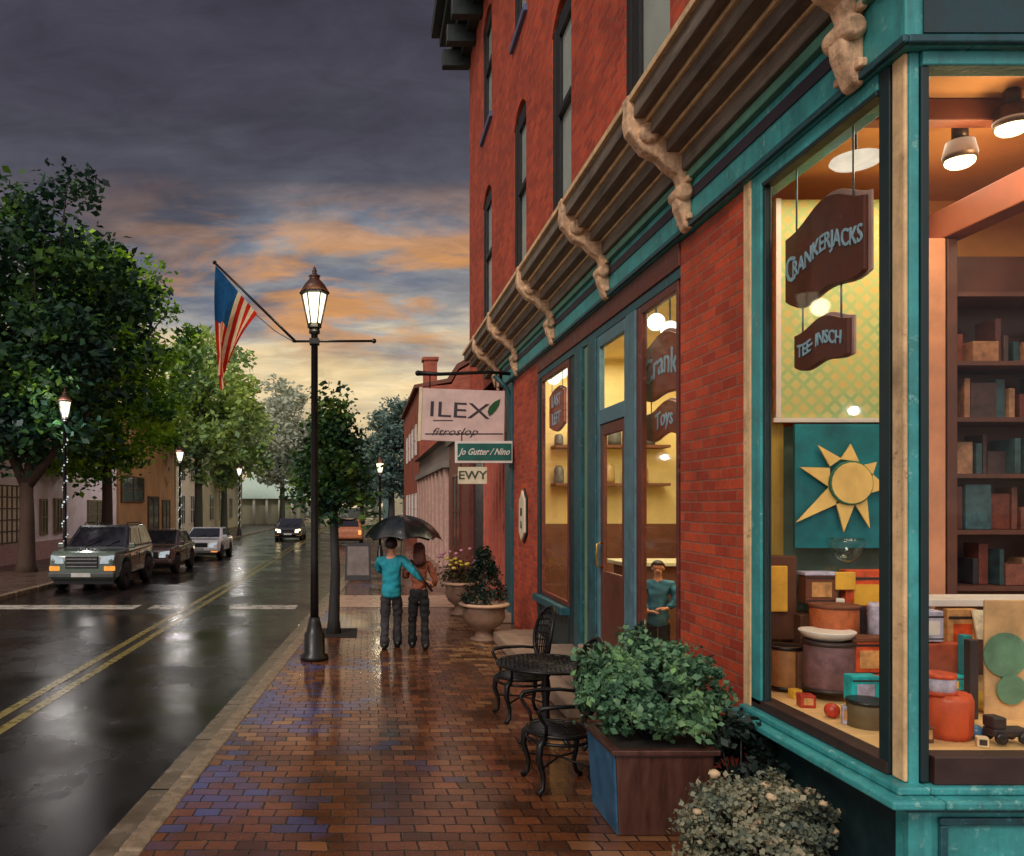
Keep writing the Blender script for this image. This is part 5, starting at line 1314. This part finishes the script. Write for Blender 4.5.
# ------------------------------------------------------------------ wrought-iron cafe table and chairs
t = thing('cafe_table', 'round black wrought iron cafe table with an openwork top', 'table', (1.74,7.66,0))
tp = MB(); zt = .73; rt = .46
tp.tube([(rt*math.cos(2*math.pi*k/36), rt*math.sin(2*math.pi*k/36), zt) for k in range(36)], .016, 8, closed=True)
tp.tube([(rt*.35*math.cos(2*math.pi*k/20), rt*.35*math.sin(2*math.pi*k/20), zt) for k in range(20)], .008, 6, closed=True)
for k in range(-7,8):
    d = k*.06; hl = math.sqrt(max(.001, rt*rt-d*d))
    for a in (.6, .6+math.pi/2):
        c_, s_ = math.cos(a), math.sin(a)
        tp.tube([(c_*-hl-s_*d, s_*-hl+c_*d, zt),(c_*hl-s_*d, s_*hl+c_*d, zt)], .0105, 5)
tp.lathe([(.001,-.01),(.09,-.01),(.09,.008),(.001,.008)], (0,0,zt), 16)
obj('tabletop', tp, iron, t)
mb = MB(); mb.lathe([(.06,.1),(.04,.2),(.035,.4),(.05,.5),(.035,.6),(.09,zt-.02)], n=14); obj('pedestal', mb, iron, t)
for k in range(4):
    a = k*math.pi/2+.5; mb = MB(); mb.tube([(.03*math.cos(a),.03*math.sin(a),.18),(.16*math.cos(a),.16*math.sin(a),.15),(.26*math.cos(a),.26*math.sin(a),.06),(.33*math.cos(a),.33*math.sin(a),.018)], [.022,.02,.018,.02], 8); obj('leg', mb, iron, t)
def iron_chair(label, loc, rz):
    # faces -X locally: seat centre at origin, back on the +X side
    t = thing('iron_chair', label, 'chair', loc, rz, 'wrought iron chairs around the cafe table')
    zs = .45; w = .24
    st = MB(); ring = [(.25*math.cos(a)*1.0, .25*math.sin(a), zs) for a in [2*math.pi*k/28 for k in range(28)]]
    st.tube(ring, .018, 8, closed=True)
    for k in range(-5,6):
        d = k*.042; hl = math.sqrt(.25**2-d*d)
        st.tube([(-hl,d,zs),(hl,d,zs)], .0125, 5)
        st.tube([(d,-hl,zs-.006),(d,hl,zs-.006)], .0125, 5)
    st.tube([(q[0],q[1],zs-.06) for q in ring], .013, 6, closed=True)
    obj('seat', st, iron, t)
    bk_ = MB(); cz = .87; 
    def bp(a, s=1.0): # oval loop, leaning back
        y = .25*s*math.sin(a); z = cz + .30*s*math.cos(a); return (.215 + (z-zs)*.16 - .05*(abs(y)/.25)**2, y, z)
    bk_.tube([bp(2*math.pi*k/32) for k in range(32)], .02, 8, closed=True)
    bk_.tube([bp(2*math.pi*k/28,.86) for k in range(28)], .007, 6, closed=True)
    obj('backrest', bk_, iron, t)
    lt = MB()
    for k in range(-4,5):
        y = k*.05; hz_ = .29*math.sqrt(max(0.02,1-(y/.25)**2))
        x = lambda z, yy: .215+(z-zs)*.16-.05*(abs(yy)/.25)**2
        lt.tube([(x(cz-hz_,y),y*.7,cz-hz_),(x(cz,y),y,cz),(x(cz+hz_,y),y*.85,cz+hz_)], .008, 5)
    for k in range(-3,4):
        z = cz+k*.075; hy = .25*math.sqrt(max(.03,1-((z-cz)/.3)**2))
        x_ = .213+(z-zs)*.16
        lt.tube([(x_-.05,-hy,z),(x_,0,z+.03),(x_-.05,hy,z)], .007, 5)
    obj('lattice', lt, iron, t)
    for s in (-1,1):
        m_ = MB(); m_.tube([(.24,s*.235,.70),(.1,s*.285,.705),(-.1,s*.285,.70),(-.215,s*.27,.685),(-.24,s*.26,.655),(-.215,s*.25,.6),(-.17,s*.235,.54),(-.16,s*.2,zs)], [.016,.016,.018,.02,.018,.015,.014,.014], 8); obj('armrest', m_, iron, t)
        m_ = MB(); m_.tube([(-.16,s*.19,zs),(-.215,s*.215,.38),(-.225,s*.225,.28),(-.185,s*.21,.15),(-.19,s*.215,.05),(-.235,s*.235,.015)], [.024,.03,.026,.02,.018,.026], 8); obj('leg', m_, iron, t)
        m_ = MB(); m_.tube([(.17,s*.18,zs),(.22,s*.2,.36),(.215,s*.2,.25),(.19,s*.195,.13),(.22,s*.21,.04),(.26,s*.22,.015)], [.022,.026,.022,.018,.017,.024], 8); obj('leg', m_, iron, t)
    m_ = MB(); m_.tube([(-.205,-.215,.2),(0,0,.23),(.2,.2,.2)], .009, 6); m_.tube([(-.205,.215,.2),(0,0,.235),(.2,-.2,.2)], .009, 6); obj('stretcher', m_, iron, t)
    return t
ch = iron_chair('black wrought iron armchair with an oval back standing behind the cafe table', (1.66,8.45,0), R(6))
for lab, loc, rz in (('black wrought iron armchair nearest the camera, half hidden by the planted shrub', (1.56,6.42,0), R(4)), ('black wrought iron armchair by the wall with only its curved back above the shrub', (2.28,7.5,0), R(-12))):
    c = copy_tree(ch); c.location = loc; c.rotation_euler = (0,0,rz); c['label'] = lab

# ------------------------------------------------------------------ planters and shrubs
def shrub_crown(name, c, r, ncl, per, cs, ls, m, seed, parent, upb=.5, asp=.62, shell=.7):
    rng = np.random.default_rng(seed); pts, cl = crown_points(rng, c, r, ncl, per, cs, shell)
    pts = pts[pts[:,2] > c[2]-r[2]*.95]
    return obj(name, leaves_mesh(name, pts, (pts-np.array(c))*1.6/np.array(r)+np.array([0,0,.5]), ls, rng, up=upb, aspect=asp), m, parent, nfix=False), cl
def stems(parent, base, cl, m, r=.008, k=40, seed=0):
    rd = random.Random(seed); mb = MB(); ids = list(range(len(cl))); rd.shuffle(ids)
    for i in ids[:k]:
        e = Vector(cl[i]); b0 = Vector(base)+Vector((rd.uniform(-.06,.06),rd.uniform(-.06,.06),0)); mb.tube([b0, b0.lerp(e,.5)+Vector((0,0,.04)), e], [r,r*.7,r*.3], 5)
    obj('stem', mb, m, parent)
wood = mat('wet_brown_planter_wood', S(76,46,36), .4, var=.4, scale=3, bump=.3, dirt=.4, stretch=(6,6,1))
wood2 = mat('blue_planter_side', S(44,92,122), .4, var=.4, scale=4, bump=.25, dirt=.3)  # blue in place of brown, for the left board only
t = thing('planter_box', 'square brown wooden planter with one blue side holding the big green shrub', 'planter', (2.03,5.72,0))
def frust(x0,x1,y0,y1,z0,z1,tp):
    return [(x0+tp,y0+tp,z0),(x1-tp,y0+tp,z0),(x1-tp,y1-tp,z0),(x0+tp,y1-tp,z0)],[(x0,y0,z1),(x1,y0,z1),(x1,y1,z1),(x0,y1,z1)]
mb = MB(); mb.hexa(*frust(-.33,.34,-.32,.33,.0,.56,.03)); obj('body', mb, wood, t, bevel=.012)
mb = MB(); mb.hexa([(-.313,-.285,.01),(-.301,-.285,.01),(-.301,.295,.01),(-.313,.295,.01)],[(-.345,-.315,.555),(-.332,-.315,.555),(-.332,.325,.555),(-.345,.325,.555)]); obj('side_board', mb, wood2, t, label='blue side of the wooden planter')
mb = MB()
for b_ in ((-.36,.37,-.35,-.29),(-.36,.37,.30,.36),(-.36,-.30,-.29,.30),(.31,.37,-.29,.30)): mb.box(*b_, .562,.60)
obj('rim', mb, wood, t, bevel=.008)
mb = MB(); mb.poly([(-.3,-.29,.585),(.31,-.29,.585),(.31,.3,.585),(-.3,.3,.585)]); obj('soil', mb, soil, t, nfix=False)
L_box = leafmat('boxwood_leaves', [S(26,52,44), S(66,106,80), S(108,146,106), S(140,184,108)], .22, nscale=3.0)
t = thing('shrub', 'big rounded bright green shrub growing in the square wooden planter', 'shrub', (2.06,5.74,.585))
o, cl = shrub_crown('foliage', (0.0,0,.36), (.50,.46,.36), 210, 56, .1, .05, L_box, 21, t)
stems(t, (0,0,0), cl, barkdark, .012, 50)
L_pale = leafmat('dusty_olive_leaves', [S(52,66,66), S(98,108,92), S(140,138,112), S(180,164,134)], .2, nscale=4.0)
t = thing('flowering_bush', 'dusty olive bush with pale cream flower heads in the bottom right corner', 'shrub', (2.34,4.72,0))
o, cl = shrub_crown('foliage', (-.03,0,.33), (.45,.38,.34), 240, 60, .085, .03, L_pale, 22, t, asp=.8)
stems(t, (0,0,0), cl, barkdark, .012, 40)
rf_ = random.Random(5); petal = mat('cream_petals', S(186,160,126), .7, var=.35)
for i in range(30):
    q = Vector(cl[rf_.randrange(len(cl))]); q = q + (q-Vector((0,0,.3))).normalized()*.07; fm_ = MB(); rr_ = rf_.uniform(.022,.034)
    fm_.ball(q, (rr_,rr_,rr_*.75), 12, 8)
    for i2, v in enumerate(fm_.v): k2 = rf_.uniform(.7,1.3); fm_.v[i2] = tuple(q+(Vector(v)-q)*k2)
    obj('flower_head', fm_, petal, t)
t = thing('dark_shrub', 'low dark green shrub tucked between the wooden planter and the brick pier', 'shrub', (2.62,5.55,0))
L_dk = leafmat('very_dark_leaves', [S(14,20,20), S(24,40,36), S(40,56,44)], .15, nscale=3)
o, cl = shrub_crown('foliage', (0,0,.42), (.26,.34,.42), 70, 36, .1, .06, L_dk, 23, t); stems(t, (0,0,0), cl, barkdark, .01, 20)
# stone urns by the second pier
urnm = mat('buff_urn_stone', S(126,96,78), .6, var=.3, scale=5, bump=.3, dirt=.4)
def urn(label, loc, r, h):
    t = thing('stone_urn', label, 'urn', loc, 0, 'stone urns on the pavement')
    mb = MB(); mb.lathe([(.55*r,0),(.58*r,.06*h),(.4*r,.1*h),(.32*r,.2*h),(.4*r,.3*h),(.7*r,.42*h),(.88*r,.62*h),(.84*r,.8*h),(.92*r,.9*h)], n=28); obj('bowl', mb, urnm, t)
    mb = MB(); mb.lathe([(.9*r,.9*h),(1.04*r,.93*h),(1.06*r,.98*h),(.98*r,h),(.86*r,.99*h)], n=28); obj('rim', mb, mat('pale_urn_rim', S(196,158,130), .6, var=.2), t)
    mb = MB(); mb.lathe([(.01,.975*h),(.84*r,.975*h)], n=20); obj('soil', mb, soil, t)
    return t
u1 = at(484,640,13.3); urn('stone urn planted with a small dark evergreen, nearest the second pier', (u1.x,13.3,0), .40, .63)
u2 = at(461,615,16.4); urn('stone urn with pink and yellow flowers, the farther one', (u2.x,16.4,0), .37, .68)
L_fir = leafmat('dark_fir_needles', [S(12,22,18), S(20,38,28), S(44,62,46)], .1, nscale=5)
t = thing('small_evergreen', 'small dark conical evergreen planted in the near stone urn', 'shrub', (u1.x,13.3,.62))
rng = np.random.default_rng(4); P = []
for k in range(90):
    z = .88*rng.random()**1.3; rr = .34*(1-z/.92)+.015; a = rng.random()*6.28; c_ = np.array([rr*math.cos(a),rr*math.sin(a),z+.02]); q = rng.normal(size=(26,3))*.045; P.append(c_+q)
obj('foliage', leaves_mesh('foliage', np.concatenate(P), np.array([0,0,.4]), .075, rng, up=.4, aspect=.35), L_fir, t, nfix=False)
mb = MB(); mb.tube([(0,0,-.02),(0,0,.88)], [.02,.006], 6); obj('stem', mb, barkdark, t)
t = thing('flowers', 'pink and yellow flowers spilling from the farther stone urn', 'plant', (u2.x,16.4,.66))
P = [rng.normal(size=3)*np.array([.2,.18,.13])+np.array([0,0,.16]) for k in range(900)]
obj('foliage', leaves_mesh('foliage', np.array(P), np.array([0,0,.4]), .07, rng), leafmat('urn_leaves', [S(50,34,30), S(70,60,40), S(110,100,50)], .2, nscale=4), t, nfix=False)
for k in range(14): obj('yellow_bloom', MB().ball((rng.normal()*.2+.06, rng.normal()*.16, .3+rng.random()*.22), (.05,.05,.028), 8, 5), mat('yellow_petals', S(222,196,70), .6, var=.2), t)
for k in range(12): obj('pink_bloom', MB().ball((rng.normal()*.2-.06, rng.normal()*.16, .34+rng.random()*.36), (.045,.045,.03), 8, 5), mat('pink_petals', S(206,140,160), .6, var=.2), t)
# sandwich board
t = thing('sandwich_board', 'dark folding sandwich board standing on the pavement left of the couple', 'sign', (-.18,24.2,0))
for s in (-1,1):
    mb = MB(); mb.hexa([(-.4,s*.32-.02,0),(.4,s*.32-.02,0),(.4,s*.32+.02,0),(-.4,s*.32+.02,0)],[(-.37,s*.03-.02,1.1),(.37,s*.03-.02,1.1),(.37,s*.03+.02,1.1),(-.37,s*.03+.02,1.1)]); pn = obj('panel', mb, mat('dark_grey_frame', S(44,42,44), .6, var=.2), t, bevel=.01)
    mb = MB(); y = lambda z: s*(.32-.29*z/1.1)+s*.024
    mb.hexa([(-.33,y(.15)-.004,.15),(.33,y(.15)-.004,.15),(.33,y(.15)+.004,.15),(-.33,y(.15)+.004,.15)],[(-.31,y(1.0)-.004,1.0),(.31,y(1.0)-.004,1.0),(.31,y(1.0)+.004,1.0),(-.31,y(1.0)+.004,1.0)]); obj('face', mb, mat('chalkboard', S(116,106,100), .7, var=.4, scale=3), pn)

# ------------------------------------------------------------------ sky, sun, camera
w = bpy.data.worlds.new('World'); sc.world = w; w.use_nodes = True
nt = w.node_tree; nt.nodes.clear()
out = N(nt, 'ShaderNodeOutputWorld'); bg = N(nt, 'ShaderNodeBackground'); nt.links.new(bg.outputs[0], out.inputs[0])
SUN_AZ, SUN_EL = R(215), R(38)      # compass-like angle of the sun: behind the camera, to the left
tc = N(nt, 'ShaderNodeTexCoord'); D = tc.outputs['Generated']
sp = N(nt, 'ShaderNodeSeparateXYZ'); nt.links.new(D, sp.inputs[0])
# project onto a cloud layer so that clouds flatten towards the horizon
den = math_(nt, 'ADD', math_(nt, 'ABSOLUTE', sp.outputs[2]), .22)
cb = N(nt, 'ShaderNodeCombineXYZ'); nt.links.new(math_(nt, 'DIVIDE', sp.outputs[0], den), cb.inputs[0]); nt.links.new(math_(nt, 'MULTIPLY', math_(nt, 'DIVIDE', sp.outputs[1], den), 1.9), cb.inputs[1])
n1 = noise(nt, cb.outputs[0], 1.7, 7, .58, .3); n2 = noise(nt, cb.outputs[0], 3.1, 6, .55, .4)
o2 = N(nt, 'ShaderNodeVectorMath', operation='ADD'); nt.links.new(cb.outputs[0], o2.inputs[0]); o2.inputs[1].default_value = (4.3,7.7,1.1); nt.links.new(o2.outputs[0], n2.inputs['Vector'])
# elevation, shifted by the clouds and a bit darker to the left
el = math_(nt, 'ADD', sp.outputs[2], maprange(nt, n1.outputs['Fac'], .3, .7, -.07, .07))
el = math_(nt, 'SUBTRACT', el, math_(nt, 'MULTIPLY', sp.outputs[0], .10))
cr = N(nt, 'ShaderNodeValToRGB'); e = cr.color_ramp.elements
stops = [(0.0,S(220,196,158)),(.12,S(238,210,158)),(.19,S(218,200,164)),(.235,S(160,156,152)),(.29,S(112,116,128)),(.35,S(84,84,94)),(.44,S(70,67,77)),(.56,S(62,58,68)),(.72,S(88,86,98)),(1.0,S(138,138,152))]
e[0].position, e[0].color = stops[0]; e[1].position, e[1].color = stops[-1]
for ps, c_ in stops[1:-1]:
    q = e.new(ps); q.color = c_
nt.links.new(el, cr.inputs[0])
# orange lit undersides in a band above the horizon
band = math_(nt, 'MULTIPLY', maprange(nt, sp.outputs[2], .165, .215, 0, 1), maprange(nt, sp.outputs[2], .29, .375, 1, 0))
orm = math_(nt, 'MULTIPLY', band, maprange(nt, n2.outputs['Fac'], .45, .58, 0, .92))
orm = math_(nt, 'MULTIPLY', orm, maprange(nt, sp.outputs[0], -.34, -.06, .1, 1.0))
colr = mixc(nt, orm, cr.outputs[0], S(208,146,84))
# sky behind the camera, out of view, brightened as added fill for the street
back = math_(nt, 'MULTIPLY', maprange(nt, sp.outputs[1], .15, -.55, 0, 1), maprange(nt, sp.outputs[2], -.05, .1, 0, 1))
colr = mixc(nt, back, colr, (.98,.9,.92,1))
sky = N(nt, 'ShaderNodeTexSky', sky_type='NISHITA'); sky.sun_disc = False; sky.sun_elevation = SUN_EL; sky.sun_rotation = SUN_AZ
n7 = noise(nt, cb.outputs[0], 5.5, 8, .66, .6)
colr = mixc(nt, 1.0, colr, maprange(nt, n7.outputs['Fac'], .3, .7, .78, 1.2), 'MULTIPLY')
n8 = noise(nt, cb.outputs[0], .9, 5, .6, .4)
colr = mixc(nt, 1.0, colr, maprange(nt, n8.outputs['Fac'], .35, .65, .8, 1.15), 'MULTIPLY')
add = mixc(nt, .004, colr, sky.outputs[0], 'ADD')
nt.links.new(add, bg.inputs[0]); bg.inputs[1].default_value = 1.0
l = bpy.data.lights.new('sun', 'SUN'); l.energy = 1.5; l.angle = R(18); l.color = (1,.9,.78)
so = bpy.data.objects.new('sun', l); COL.objects.link(so)
dv = Vector((math.sin(SUN_AZ)*math.cos(SUN_EL), math.cos(SUN_AZ)*math.cos(SUN_EL), math.sin(SUN_EL)))
so.rotation_euler = (-dv).to_track_quat('-Z','Y').to_euler(); so.location = dv*60
cam = bpy.data.cameras.new('camera'); cam.sensor_width = 36; cam.lens = F/1024*36
cam.shift_x = (512-VX)/1024; cam.shift_y = (VY-428)/1024; cam.clip_end = 2000; cam.clip_start = .05
co = bpy.data.objects.new('camera', cam); COL.objects.link(co); co.location = (0,0,CH); co.rotation_euler = (R(90),0,0)
sc.camera = co
sc.view_settings.view_transform = 'Standard'; sc.view_settings.look = 'None'; sc.view_settings.exposure = 0
sc.cycles.max_bounces = 8; sc.cycles.transparent_max_bounces = 16
